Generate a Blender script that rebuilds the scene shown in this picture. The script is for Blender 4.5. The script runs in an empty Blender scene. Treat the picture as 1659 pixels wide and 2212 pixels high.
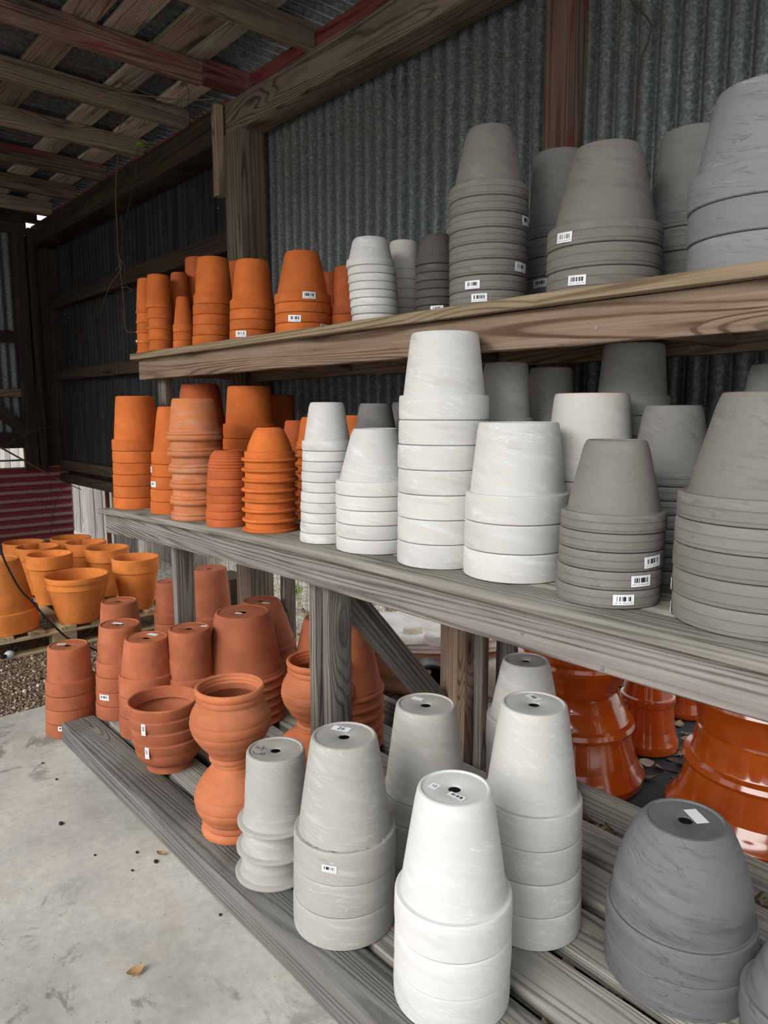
import bpy, bmesh, math, random
from mathutils import Vector, Matrix, Quaternion
random.seed(7)
SC = bpy.context.scene
COL = SC.collection
PI = math.pi

# ------------------------------------------------------------------ camera
F = 1550.0; PITCH = math.radians(7.94); YAW = math.radians(41.6); CAM = Vector((0, 0, 1.42))
cy, sy, cp, sp = math.cos(YAW), math.sin(YAW), math.cos(PITCH), math.sin(PITCH)
FW = Vector((-cy*cp, sy*cp, -sp)); RT = Vector((sy, cy, 0)); UP = Vector((-cy*sp, sy*sp, cp))

def ray(x, y):
    return FW + RT*((x-829.5)/F) + UP*((1106-y)/F)

def on(x, y, ax, v):
    r = ray(x, y)
    return CAM + r*((v-CAM[ax])/r[ax])

def proj(P):
    d = Vector(P)-CAM
    z = d.dot(FW)
    return 829.5+F*d.dot(RT)/z, 1106-F*d.dot(UP)/z, z

cam = bpy.data.cameras.new('camera')
cam.sensor_fit = 'HORIZONTAL'; cam.sensor_width = 36; cam.lens = F/1659*36
cam.clip_start = .02; cam.clip_end = 200
co = bpy.data.objects.new('camera', cam); COL.objects.link(co)
M = Matrix((RT, UP, -FW)).transposed().to_4x4(); M.translation = CAM
co.matrix_world = M
SC.camera = co

# ------------------------------------------------------------------ object helpers
def tag(o, label=None, cat=None, group=None, kind=None):
    if label: o['label'] = label
    if cat: o['category'] = cat
    if group: o['group'] = group
    if kind: o['kind'] = kind
    return o

def thing(name, label, cat, loc, group=None, rz=0, kind=None):
    o = bpy.data.objects.new(name, None); COL.objects.link(o)
    o.empty_display_size = .05
    o.location = loc; o.rotation_euler = (0, 0, rz)
    return tag(o, label, cat, group, kind)

def put(name, me, mat=None, parent=None, loc=(0, 0, 0), rot=None):
    """link a mesh; loc is a world place (the parents here are never rotated unless rot handled by caller)"""
    o = bpy.data.objects.new(name, me); COL.objects.link(o)
    if mat is not None:
        me.materials.clear(); me.materials.append(mat)
    o.location = loc
    if rot is not None:
        if isinstance(rot, Quaternion):
            o.rotation_mode = 'QUATERNION'; o.rotation_quaternion = rot
        else:
            o.rotation_euler = rot
    if parent: o.parent = parent
    return o

def finish(bm, name, ang=35):
    bmesh.ops.recalc_face_normals(bm, faces=bm.faces)
    me = bpy.data.meshes.new(name); bm.to_mesh(me); bm.free()
    for p in me.polygons: p.use_smooth = True
    me.set_sharp_from_angle(angle=math.radians(ang))
    return me

def lathe(loops, name, seg=56, ang=32, close=True):
    """each loop is a list of (r, z); close joins last to first (a ring)"""
    bm = bmesh.new()
    if loops and isinstance(loops[0], tuple): loops = [loops]
    cs = [(math.cos(2*PI*i/seg), math.sin(2*PI*i/seg)) for i in range(seg)]
    for pts in loops:
        rings = [[bm.verts.new((r*c, r*s, z)) for c, s in cs] for r, z in pts]
        n = len(rings)
        for k in range(n if close else n-1):
            a, b = rings[k], rings[(k+1) % n]
            for i in range(seg):
                j = (i+1) % seg
                bm.faces.new((a[i], a[j], b[j], b[i]))
    return finish(bm, name, ang)

def board(name, a, b, h, t, mat, parent=None, up=(0, 0, 1), bev=.003, n=None, droop=None, rag=.0012):
    """timber from a to b; h along up, t across; local X is the grain"""
    a = Vector(a); b = Vector(b); ax = (b-a); L = ax.length; ax.normalize()
    u = Vector(up); u = (u-ax*u.dot(ax)).normalized(); v = u.cross(ax)
    bm = bmesh.new()
    n = n or max(2, int(L/.12))
    rings = []
    rnd = random.Random(hash((round(a.x, 3), round(a.y, 3), round(a.z, 3), round(L, 3))) & 0xffff)
    c = bev
    prof = [(-t/2+c, -h/2), (t/2-c, -h/2), (t/2, -h/2+c), (t/2, h/2-c), (t/2-c, h/2), (-t/2+c, h/2), (-t/2, h/2-c), (-t/2, -h/2+c)]
    for i in range(n+1):
        x = -L/2+L*i/n
        dz = droop(a.x+(b.x-a.x)*i/n) if droop else 0
        rings.append([bm.verts.new((x, p+rnd.uniform(-rag, rag), q+dz+rnd.uniform(-rag, rag))) for p, q in prof])
    for i in range(n):
        for k in range(8):
            m = (k+1) % 8
            bm.faces.new((rings[i][k], rings[i][m], rings[i+1][m], rings[i+1][k]))
    bm.faces.new(rings[0]); bm.faces.new(rings[-1])
    me = finish(bm, name, 40)
    R = Matrix((ax, v, u)).transposed()
    c0 = (a+b)/2
    if parent: c0 = c0-Vector(parent.location)
    return put(name, me, mat, parent, c0, R.to_quaternion())

def boxb(name, x0, x1, y0, y1, z0, z1, axis, mat, parent=None, **k):
    if axis == 'x': return board(name, (x0, (y0+y1)/2, (z0+z1)/2), (x1, (y0+y1)/2, (z0+z1)/2), z1-z0, y1-y0, mat, parent, **k)
    if axis == 'y': return board(name, ((x0+x1)/2, y0, (z0+z1)/2), ((x0+x1)/2, y1, (z0+z1)/2), z1-z0, x1-x0, mat, parent, **k)
    return board(name, ((x0+x1)/2, (y0+y1)/2, z0), ((x0+x1)/2, (y0+y1)/2, z1), x1-x0, y1-y0, mat, parent, up=(1, 0, 0), **k)

def tube(bm, pts, r0, r1=None, seg=7):
    r1 = r1 or r0
    pts = [Vector(p) for p in pts]
    rings = []
    for i, p in enumerate(pts):
        d = (pts[min(i+1, len(pts)-1)]-pts[max(i-1, 0)]).normalized()
        u = d.orthogonal().normalized() if i == 0 else (u-d*u.dot(d)).normalized()
        w = d.cross(u); r = r0+(r1-r0)*i/max(1, len(pts)-1)
        rings.append([bm.verts.new(p+(u*math.cos(2*PI*k/seg)+w*math.sin(2*PI*k/seg))*r) for k in range(seg)])
    for i in range(len(rings)-1):
        for k in range(seg):
            m = (k+1) % seg
            bm.faces.new((rings[i][k], rings[i][m], rings[i+1][m], rings[i+1][k]))
    bm.faces.new(rings[0]); bm.faces.new(rings[-1])

def smooth_path(pts, n=6):
    pts = [Vector(p) for p in pts]; out = []
    for i in range(len(pts)-1):
        p0, p1, p2, p3 = pts[max(i-1, 0)], pts[i], pts[i+1], pts[min(i+2, len(pts)-1)]
        for k in range(n):
            t = k/n
            out.append(.5*((2*p1)+(p2-p0)*t+(2*p0-5*p1+4*p2-p3)*t*t+(3*p1-p0-3*p2+p3)*t**3))
    out.append(pts[-1])
    return out

def text_mesh(s, size, name, depth=.0004):
    cu = bpy.data.curves.new(name, 'FONT'); cu.body = s; cu.size = size; cu.align_x = 'CENTER'; cu.align_y = 'CENTER'; cu.extrude = depth
    o = bpy.data.objects.new(name, cu); COL.objects.link(o)
    me = bpy.data.meshes.new_from_object(o.evaluated_get(bpy.context.evaluated_depsgraph_get()))
    bpy.data.objects.remove(o); bpy.data.curves.remove(cu)
    me.name = name
    return me

# ------------------------------------------------------------------ materials
class N:
    def __init__(s, name):
        s.m = bpy.data.materials.new(name); s.m.use_nodes = True
        s.t = s.m.node_tree; s.t.nodes.clear()
        s.out = s.new('ShaderNodeOutputMaterial'); s.b = s.new('ShaderNodeBsdfPrincipled')
        s.t.links.new(s.b.outputs[0], s.out.inputs[0])
        s.b.inputs['Specular IOR Level'].default_value = .3
    def new(s, t, **k):
        n = s.t.nodes.new(t)
        for a, v in k.items(): setattr(n, a, v)
        return n
    def link(s, a, b): s.t.links.new(a, b)
    def set(s, inp, v):
        if hasattr(v, 'links'): s.link(v, inp)
        else: inp.default_value = v
    def coords(s, scale=(1, 1, 1), rot=(0, 0, 0), rand=True, src='Object'):
        tc = s.new('ShaderNodeTexCoord'); mp = s.new('ShaderNodeMapping')
        mp.inputs['Scale'].default_value = scale; mp.inputs['Rotation'].default_value = rot
        v = tc.outputs[src]
        if rand:
            oi = s.new('ShaderNodeObjectInfo'); a = s.new('ShaderNodeVectorMath', operation='ADD')
            sc = s.new('ShaderNodeMath', operation='MULTIPLY'); s.link(oi.outputs['Random'], sc.inputs[0]); sc.inputs[1].default_value = 37.
            s.link(v, a.inputs[0]); s.link(sc.outputs[0], a.inputs[1]); v = a.outputs[0]
        s.link(v, mp.inputs[0])
        return mp.outputs[0]
    def noise(s, vec, scale, detail=4, rough=.55, dist=0, out='Fac'):
        n = s.new('ShaderNodeTexNoise'); s.link(vec, n.inputs['Vector'])
        n.inputs['Scale'].default_value = scale; n.inputs['Detail'].default_value = detail
        n.inputs['Roughness'].default_value = rough; n.inputs['Distortion'].default_value = dist
        return n.outputs[out]
    def vor(s, vec, scale, feature='F1', out='Distance', rnd=1):
        n = s.new('ShaderNodeTexVoronoi', feature=feature); s.link(vec, n.inputs['Vector']); n.inputs['Scale'].default_value = scale
        n.inputs['Randomness'].default_value = rnd
        return n.outputs[out]
    def math(s, op, a, b=0., c=None, clamp=False):
        n = s.new('ShaderNodeMath', operation=op); n.use_clamp = clamp
        s.set(n.inputs[0], a); s.set(n.inputs[1], b)
        if c is not None: s.set(n.inputs[2], c)
        return n.outputs[0]
    def ramp(s, fac, stops, interp='LINEAR'):
        n = s.new('ShaderNodeValToRGB'); n.color_ramp.interpolation = interp
        e = n.color_ramp.elements
        while len(e) < len(stops): e.new(.5)
        for i, (p, c) in enumerate(stops):
            e[i].position = p; e[i].color = (c, c, c, 1) if isinstance(c, (int, float)) else (*c, 1)
        s.link(fac, n.inputs[0])
        return n.outputs[0]
    def mix(s, fac, a, b, mode='MIX'):
        n = s.new('ShaderNodeMix', data_type='RGBA', blend_type=mode)
        s.set(n.inputs[0], fac)
        for i, v in ((6, a), (7, b)):
            if isinstance(v, tuple): n.inputs[i].default_value = (*v, 1)
            else: s.link(v, n.inputs[i])
        return n.outputs[2]
    def bump(s, h, strength=.3, dist=.002):
        n = s.new('ShaderNodeBump'); n.inputs['Strength'].default_value = strength; n.inputs['Distance'].default_value = dist
        s.link(h, n.inputs['Height']); s.link(n.outputs[0], s.b.inputs['Normal'])
    def done(s, col, rough=.8, metal=0., spec=None):
        s.set(s.b.inputs['Base Color'], (*col, 1) if isinstance(col, tuple) else col)
        s.set(s.b.inputs['Roughness'], rough); s.set(s.b.inputs['Metallic'], metal)
        if spec is not None: s.b.inputs['Specular IOR Level'].default_value = spec
        return s.m
    def rand(s):
        return s.new('ShaderNodeObjectInfo').outputs['Random']

def wood(name, dark, mid, light, ring=26, bump=.5, rough=.85, wear=None, tint=.25):
    k = N(name)
    v = k.coords((.2, 5.2, 5.2))
    f = k.noise(v, 1., 2, .4, .2)
    # knots pull the grain aside
    vk = k.coords((1.1, 4.5, 4.5))
    kd = k.vor(vk, 1.)
    kn = k.math('SUBTRACT', 1., k.math('MULTIPLY', kd, 3.4), clamp=True)
    f2 = k.math('ADD', f, k.math('MULTIPLY', kn, .13))
    rings = k.math('MULTIPLY_ADD', k.math('SINE', k.math('MULTIPLY', f2, ring*9.4)), .5, .5)
    rings = k.math('POWER', rings, 3.)
    fine = k.noise(k.coords((3, 130, 130)), 1., 4, .6)
    big = k.noise(k.coords((1.2, 5, 5)), 1.3, 3, .6)
    c = k.ramp(rings, [(0, tuple((a+b)/2 for a, b in zip(mid, light))), (.4, mid), (.8, dark), (1, dark)])
    c = k.mix(k.ramp(k.noise(k.coords((2, 14, 14)), 1., 5, .65), [(.45, 0.), (.75, .8)]), c, light)
    c = k.mix(k.math('MULTIPLY', k.ramp(fine, [(.35, 0.), (.65, 1.)]), .45), c, dark)
    c = k.mix(k.math('MULTIPLY', k.ramp(big, [(.35, 1.), (.7, 0.)]), .5), c, mid)
    core = k.ramp(kd, [(.03, 1.), (.11, 0.)])
    c = k.mix(k.math('MULTIPLY', core, .8), c, tuple(x*.35 for x in dark))
    if wear:
        w = k.ramp(k.noise(k.coords((.8, 6, 6)), 1.7, 5, .6), [(wear[1], 0.), (wear[1]+.08, 1.)])
        c = k.mix(w, c, wear[0])
    hs = k.new('ShaderNodeHueSaturation'); k.link(c, hs.inputs['Color'])
    k.set(hs.inputs['Value'], k.math('MULTIPLY_ADD', k.rand(), tint*2, 1-tint))
    h = k.math('ADD', k.math('MULTIPLY', rings, -.6), k.math('MULTIPLY', fine, -.8))
    k.bump(h, bump, .003)
    return k.done(hs.outputs[0], rough, spec=.2)

def terracotta(name, base, dusty=.0, light=None, var=.12):
    k = N(name)
    v = k.coords((1, 1, 1))
    n1 = k.noise(v, 9, 5, .6); n2 = k.noise(k.coords((6, 6, 60)), 1, 4, .6)
    hi = light or tuple(min(1, x*1.18+.01) for x in base)
    lo = tuple(x*.84 for x in base)
    c = k.ramp(n1, [(.3, lo), (.5, base), (.72, hi)])
    c = k.mix(k.math('MULTIPLY', k.ramp(n2, [(.5, 0.), (.75, 1.)]), .25), c, hi)
    sp_ = k.noise(v, 60, 3, .7)
    c = k.mix(k.math('MULTIPLY', k.ramp(sp_, [(.66, 0.), (.74, 1.)]), .35), c, tuple(min(1, x*.6+.25) for x in base))
    if dusty:
        d = k.noise(k.coords((5, 5, 24)), 1.3, 6, .7)
        d2 = k.noise(k.coords((3, 3, 50)), 1.3, 6, .7)
        c = k.mix(k.math('MULTIPLY', k.ramp(d, [(.46, 0.), (.66, 1.)]), dusty), c, (.42, .31, .24))
        c = k.mix(k.math('MULTIPLY', k.ramp(d2, [(.54, 0.), (.68, 1.)]), dusty), c, (.16, .10, .07))
    hs = k.new('ShaderNodeHueSaturation'); k.link(c, hs.inputs['Color'])
    k.set(hs.inputs['Value'], k.math('MULTIPLY_ADD', k.rand(), var*2, 1-var))
    k.bump(k.math('ADD', k.math('MULTIPLY', k.noise(v, 240, 3, .6), .3), n2), .12, .0015)
    return k.done(hs.outputs[0], .82, spec=.25)

def marble(name, lo, base, hi, rough=.72, slope=.022, amt=1., var=.08, dark_streak=False):
    """thrown clay with thin helical streaks round the pot"""
    k = N(name)
    tc = k.new('ShaderNodeTexCoord'); sx = k.new('ShaderNodeSeparateXYZ'); k.link(tc.outputs['Object'], sx.inputs[0])
    th = k.math('ARCTAN2', sx.outputs[1], sx.outputs[0])
    w = k.math('MULTIPLY_ADD', th, slope, sx.outputs[2])
    r37 = k.math('MULTIPLY', k.rand(), 37.)
    def cyl(a, b):
        cb = k.new('ShaderNodeCombineXYZ'); k.link(k.math('MULTIPLY', th, a), cb.inputs[0]); k.link(r37, cb.inputs[1]); k.link(k.math('MULTIPLY', w, b), cb.inputs[2])
        return cb.outputs[0]
    n1 = k.noise(cyl(.75, 34), 1., 5, .58, .25)
    n2 = k.noise(cyl(1.0, 52), 1., 4, .55, .5)
    n3 = k.noise(k.coords((3, 3, 5)), 2.4, 4, .6)
    c = k.ramp(n1, [(.22, lo), (.44, base), (.56, base), (.78, hi)])
    msk = k.ramp(n3, [(.40, 0.), (.60, 1.)])
    c = k.mix(k.math('MULTIPLY', k.math('SUBTRACT', 1., msk), .6), c, base)
    vein = k.ramp(k.math('ABSOLUTE', k.math('SUBTRACT', n2, .56)), [(0., 1.), (.016, 0.)])
    c = k.mix(k.math('MULTIPLY', k.math('MULTIPLY', vein, msk), .8*amt), c, lo if dark_streak else hi)
    nz = k.new('ShaderNodeSeparateXYZ'); k.link(tc.outputs['Normal'], nz.inputs[0])
    flat = k.ramp(k.math('ABSOLUTE', nz.outputs[2]), [(.8, 0.), (.92, 1.)])
    ft = k.ramp(k.noise(k.coords((9, 9, 9)), 1., 5, .6), [(.3, tuple((x+y)/2 for x, y in zip(lo, base))), (.7, base)])
    c = k.mix(flat, c, ft)
    gr = k.noise(k.coords(), 130, 3, .7)
    c = k.mix(k.math('MULTIPLY', k.ramp(gr, [(.66, 0.), (.76, 1.)]), .25), c, lo)
    hs = k.new('ShaderNodeHueSaturation'); k.link(c, hs.inputs['Color'])
    k.set(hs.inputs['Value'], k.math('MULTIPLY_ADD', k.rand(), var*2, 1-var))
    k.bump(k.math('ADD', gr, n1), .08, .001)
    return k.done(hs.outputs[0], rough, spec=.3)

def plain(name, col, rough=.6, metal=0., spec=.3):
    return N(name).done(col, rough, metal, spec)

def galv(name, base, metal=.55, streak=.0, rust=0., rough=.5, rustcol=(.10, .05, .035)):
    k = N(name)
    v = k.coords((1, 1, 1), rand=False)
    cell = k.new('ShaderNodeTexVoronoi'); k.link(v, cell.inputs['Vector']); cell.inputs['Scale'].default_value = 130
    bw = k.new('ShaderNodeRGBToBW'); k.link(cell.outputs['Color'], bw.inputs[0])
    n = k.noise(v, 120, 4, .7); nb = k.noise(v, 1.4, 4, .6)
    m = k.math('ADD', k.math('MULTIPLY', bw.outputs[0], .5), k.math('MULTIPLY', n, .5))
    c = k.ramp(m, [(.3, tuple(x*.62 for x in base)), (.52, base), (.75, tuple(min(1, x*1.75) for x in base))])
    c = k.mix(k.math('MULTIPLY', k.ramp(nb, [(.3, 0.), (.7, 1.)]), .35), c, tuple(x*.7 for x in base))
    if streak:
        s_ = k.noise(k.coords((14, 14, .55), rand=False), 1.6, 6, .68)
        c = k.mix(k.math('MULTIPLY', k.ramp(s_, [(.44, 0.), (.62, 1.)]), streak), c, tuple(x*.22 for x in base))
        s2 = k.noise(k.coords((30, 30, .8), rand=False), 1.1, 5, .7)
        c = k.mix(k.math('MULTIPLY', k.ramp(s2, [(.56, 0.), (.72, 1.)]), streak*.8), c, tuple(min(1, x*2.0) for x in base))
    if rust:
        r_ = k.noise(k.coords((2, 2, 1), rand=False), 2.2, 6, .7)
        c = k.mix(k.math('MULTIPLY', k.ramp(r_, [(.5, 0.), (.66, 1.)]), rust), c, rustcol)
    k.bump(n, .05, .001)
    return k.done(c, rough, metal)

M_ = {}
M_['shelf_grey'] = wood('weathered_shelf_timber', (.045, .036, .03), (.175, .15, .132), (.30, .27, .245), 24)
M_['shelf_brown'] = wood('brown_shelf_timber', (.08, .042, .027), (.26, .175, .122), (.42, .32, .24), 26)
M_['shelf_plank'] = wood('sawn_shelf_plank', (.09, .06, .035), (.22, .165, .105), (.30, .235, .16), 16)
M_['plank_grey'] = wood('grey_top_plank', (.10, .09, .07), (.26, .245, .205), (.38, .36, .31), 14, bump=.3)
M_['deck'] = wood('grey_deck_slat', (.09, .085, .072), (.28, .265, .23), (.43, .415, .37), 18, bump=.4, tint=.12)
M_['deck_dark'] = wood('dark_deck_slat', (.055, .052, .048), (.145, .14, .13), (.235, .228, .21), 22, bump=.5, tint=.08)
M_['roof_wood'] = wood('old_rafter_timber', (.06, .041, .028), (.235, .175, .125), (.38, .30, .225), 18, tint=.3)
M_['roof_pale'] = wood('pale_roof_board', (.10, .075, .057), (.42, .345, .27), (.60, .51, .42), 20, tint=.3)
M_['roof_red'] = wood('red_stained_rafter', (.05, .032, .024), (.17, .11, .08), (.28, .20, .15), 18, wear=((.20, .045, .042), .56))
M_['red_paint'] = wood('red_painted_timber', (.08, .018, .016), (.24, .05, .045), (.34, .12, .10), 12)
M_['red_block'] = wood('faded_red_block', (.08, .02, .018), (.17, .06, .05), (.26, .12, .10), 10)
M_['dark_wood'] = wood('dark_wall_timber', (.02, .013, .009), (.052, .034, .024), (.085, .06, .043), 20)
M_['post_wood'] = wood('old_post_timber', (.05, .036, .025), (.165, .125, .088), (.28, .22, .165), 18)
M_['bleached'] = wood('bleached_fence_timber', (.16, .14, .12), (.38, .35, .32), (.55, .52, .49), 14)
M_['pallet'] = wood('pallet_pine', (.20, .145, .075), (.42, .33, .19), (.55, .46, .30), 12)
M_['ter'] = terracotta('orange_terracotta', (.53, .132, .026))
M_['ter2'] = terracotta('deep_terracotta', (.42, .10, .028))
M_['ter_clay'] = terracotta('clay_terracotta', (.37, .112, .050))
M_['ter_dust'] = terracotta('dusty_terracotta', (.50, .165, .060), dusty=.45)
M_['ter_pal'] = terracotta('amber_terracotta', (.66, .21, .045))
M_['ter_jar'] = terracotta('jar_terracotta', (.46, .145, .060), dusty=.10)
M_['white'] = marble('white_marbled_clay', (.39, .38, .355), (.545, .54, .518), (.73, .73, .715))
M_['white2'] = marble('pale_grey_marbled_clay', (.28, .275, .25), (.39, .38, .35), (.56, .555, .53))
M_['bright'] = marble('bright_white_marbled_clay', (.50, .495, .475), (.61, .605, .585), (.78, .78, .77), amt=1.2)
M_['white3'] = marble('soft_white_marbled_clay', (.37, .365, .345), (.48, .475, .45), (.66, .66, .645))
M_['plainwhite'] = marble('stone_white_clay', (.42, .405, .375), (.52, .505, .47), (.60, .59, .56), amt=.5)
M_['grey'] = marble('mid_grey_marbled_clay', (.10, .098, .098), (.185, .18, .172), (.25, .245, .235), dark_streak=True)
M_['grey_warm'] = marble('warm_grey_marbled_clay', (.115, .105, .094), (.185, .172, .155), (.255, .24, .22), dark_streak=True)
M_['grey_dark'] = marble('dark_grey_clay', (.045, .042, .04), (.075, .07, .066), (.11, .105, .10), dark_streak=True)
M_['grey_blue'] = marble('blue_grey_marbled_clay', (.095, .105, .118), (.20, .207, .212), (.31, .318, .325), dark_streak=True, amt=1.2)
M_['grey_dome'] = marble('dark_blue_grey_clay', (.055, .06, .068), (.135, .138, .142), (.215, .22, .225), dark_streak=True, amt=1.2)
M_['galv'] = galv('galvanised_sheet', (.135, .155, .145), .3)
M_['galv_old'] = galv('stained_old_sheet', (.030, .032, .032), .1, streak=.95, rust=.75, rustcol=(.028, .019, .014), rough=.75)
M_['galv_roof'] = galv('roof_sheet', (.11, .12, .125), .3, rust=.35, streak=.4)
M_['black'] = plain('black_plastic', (.012, .012, .013), .4)
M_['leaf_soil'] = plain('dry_soil', (.07, .055, .042), .95)
M_['ink'] = plain('ink', (.02, .02, .02), .8)
M_['faint_ink'] = plain('faint_stamp_ink', (.022, .026, .026), .8)
M_['mat'] = plain('black_ground_cloth', (.035, .036, .04), .75)
M_['cable'] = plain('black_cable', (.015, .015, .015), .45)
M_['vine'] = plain('dry_vine', (.16, .105, .065), .9)
M_['vine_dark'] = plain('dark_dry_vine', (.075, .052, .038), .9)
M_['rust'] = plain('rusty_iron', (.16, .055, .035), .85)
M_['leafgreen'] = plain('green_leaf', (.22, .42, .05), .6)
M_['bulb'] = plain('clear_bulb', (.75, .78, .82), .15)
M_['steel'] = plain('screw_steel', (.30, .29, .28), .5, .8)

def glaze():
    k = N('orange_glaze')
    v = k.coords((1, 1, 1)); n = k.noise(v, 5, 4, .6)
    c = k.ramp(n, [(.3, (.38, .055, .005)), (.5, (.50, .085, .007)), (.7, (.56, .115, .011))])
    st = k.noise(k.coords((14, 14, 2.5)), 1.4, 5, .6)
    c = k.mix(k.math('MULTIPLY', k.ramp(st, [(.55, 0.), (.75, 1.)]), .45), c, (.33, .045, .005))
    k.bump(k.noise(v, 24, 2, .5), .08, .003)
    m = k.done(c, .14, spec=.6)
    k.b.inputs['Coat Weight'].default_value = .6; k.b.inputs['Coat Roughness'].default_value = .06
    return m
M_['glaze'] = glaze()

def concrete():
    k = N('stained_concrete')
    v = k.coords((1, 1, 1), rand=False)
    a = k.noise(v, 1.6, 8, .65); b = k.noise(v, 38, 6, .75); d = k.noise(v, 5, 7, .72, .6)
    c = k.ramp(a, [(.32, (.34, .325, .285)), (.5, (.50, .48, .425)), (.68, (.62, .595, .525))])
    c = k.mix(k.math('MULTIPLY', k.ramp(b, [(.35, 1.), (.6, 0.)]), .30), c, (.22, .215, .20))
    c = k.mix(k.math('MULTIPLY', k.ramp(b, [(.6, 0.), (.75, 1.)]), .3), c, (.58, .57, .53))
    st = k.math('MULTIPLY', k.ramp(d, [(.53, 0.), (.60, 1.)]), k.ramp(k.noise(v, 1.1, 2, .5), [(.46, 0.), (.56, 1.)]))
    c = k.mix(k.math('MULTIPLY', st, .62), c, (.11, .11, .105))
    ru = k.ramp(k.noise(k.coords((1, 1, 1), (0, 0, .7), rand=False), 2.1, 6, .65), [(.56, 0.), (.70, 1.)])
    c = k.mix(k.math('MULTIPLY', ru, .45), c, (.36, .25, .15))
    pit = k.vor(v, 34); pm = k.ramp(pit, [(.05, 1.), (.09, 0.)])
    c = k.mix(k.math('MULTIPLY', pm, .65), c, (.13, .12, .105))
    k.bump(k.math('ADD', b, k.math('MULTIPLY', pm, -1.5)), .25, .002)
    return k.done(c, .88, spec=.2)
M_['concrete'] = concrete()

def gravel(name, cols, scale=75, bump=1., dark=.75):
    k = N(name)
    v = k.coords((1, 1, 1), rand=False)
    vo = k.new('ShaderNodeTexVoronoi'); k.link(v, vo.inputs['Vector']); vo.inputs['Scale'].default_value = scale
    bw = k.new('ShaderNodeRGBToBW'); k.link(vo.outputs['Color'], bw.inputs[0])
    c = k.ramp(bw.outputs[0], [(.15, cols[0]), (.45, cols[1]), (.6, cols[2]), (.85, cols[3])])
    e = k.ramp(vo.outputs['Distance'], [(.25, 0.), (.62, 1.)])
    c = k.mix(k.math('MULTIPLY', e, dark), c, tuple(x*.25 for x in cols[0]))
    b = k.noise(v, 2.5, 5, .6)
    c = k.mix(k.math('MULTIPLY', k.ramp(b, [(.45, 0.), (.65, 1.)]), .35), c, cols[1])
    k.bump(k.math('MULTIPLY', vo.outputs['Distance'], -1.), bump, .01)
    return k.done(c, .9, spec=.15)
M_['gravel'] = gravel('tan_gravel', [(.10, .07, .045), (.24, .175, .11), (.34, .26, .18), (.50, .44, .36)], 95)
M_['gravel_out'] = gravel('pale_gravel', [(.45, .39, .30), (.70, .66, .58), (.84, .82, .77), (.93, .92, .90)], 42, dark=.35)

def rock():
    k = N('limestone_slab')
    v = k.coords((1, 1, 1))
    a = k.noise(v, 4, 8, .65); b = k.noise(k.coords((2, 2, 14)), 1.5, 6, .6)
    c = k.ramp(a, [(.3, (.45, .28, .17)), (.42, (.68, .60, .50)), (.6, (.84, .81, .76))])
    c = k.mix(k.math('MULTIPLY', k.ramp(b, [(.5, 0.), (.7, 1.)]), .3), c, (.50, .28, .15))
    k.bump(k.noise(v, 22, 8, .7), .7, .012)
    return k.done(c, .9, spec=.15)
M_['rock'] = rock()
M_['rock_brown'] = terracotta('brown_stone', (.36, .20, .115), dusty=.3)

def redtin():
    k = N('red_painted_tin')
    g = k.new('ShaderNodeTexCoord'); sx = k.new('ShaderNodeSeparateXYZ'); k.link(g.outputs['Object'], sx.inputs[0])
    v = k.coords((1, 1, 1), rand=False)
    n = k.noise(v, 3, 6, .65); n2 = k.noise(v, 30, 4, .7)
    # paint worn off the crests of the sheet
    ph = k.math('MULTIPLY', sx.outputs['Z'], 2*PI/.076)
    cr = k.math('ADD', k.math('MULTIPLY_ADD', k.math('SINE', ph), .5, .5), k.math('MULTIPLY_ADD', n2, .9, -.45))
    c = k.ramp(cr, [(.5, (.22, .032, .04)), (.85, (.34, .22, .20))])
    c = k.mix(k.ramp(n, [(.60, 0.), (.70, .7)]), c, (.24, .16, .145))
    return k.done(c, .6, .1)
M_['redtin'] = redtin()

def sticker():
    k = N('barcode_sticker')
    tc = k.new('ShaderNodeTexCoord'); sx = k.new('ShaderNodeSeparateXYZ'); k.link(tc.outputs['UV'], sx.inputs[0])
    u, v = sx.outputs[0], sx.outputs[1]
    def band(x, lo, hi):
        return k.math('MULTIPLY', k.math('GREATER_THAN', x, lo), k.math('LESS_THAN', x, hi))
    oi = k.rand()
    wn = k.new('ShaderNodeTexWhiteNoise', noise_dimensions='2D')
    cb = k.new('ShaderNodeCombineXYZ'); k.link(k.math('FLOOR', k.math('MULTIPLY', u, 34.)), cb.inputs[0]); k.link(oi, cb.inputs[1])
    k.link(cb.outputs[0], wn.inputs['Vector'])
    bars = k.math('MULTIPLY', k.math('GREATER_THAN', wn.outputs[0], .42), k.math('MULTIPLY', band(u, .14, .86), band(v, .36, .80)))
    w2 = k.new('ShaderNodeTexWhiteNoise', noise_dimensions='2D')
    cb2 = k.new('ShaderNodeCombineXYZ'); k.link(k.math('FLOOR', k.math('MULTIPLY', u, 30.)), cb2.inputs[0]); k.link(k.math('FLOOR', k.math('MULTIPLY', v, 16.)), cb2.inputs[1])
    k.link(cb2.outputs[0], w2.inputs['Vector'])
    txt = k.math('MULTIPLY', k.math('GREATER_THAN', w2.outputs[0], .55), k.math('MULTIPLY', band(u, .08, .92), k.math('ADD', band(v, .12, .25), band(v, .86, .93))))
    ink = k.math('ADD', bars, k.math('MULTIPLY', txt, .6), clamp=True)
    c = k.mix(ink, (.80, .82, .84), (.03, .03, .035))
    return k.done(c, .45, spec=.4)
M_['sticker'] = sticker()
M_['paper'] = plain('white_paper_tag', (.80, .82, .84), .5)

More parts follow.
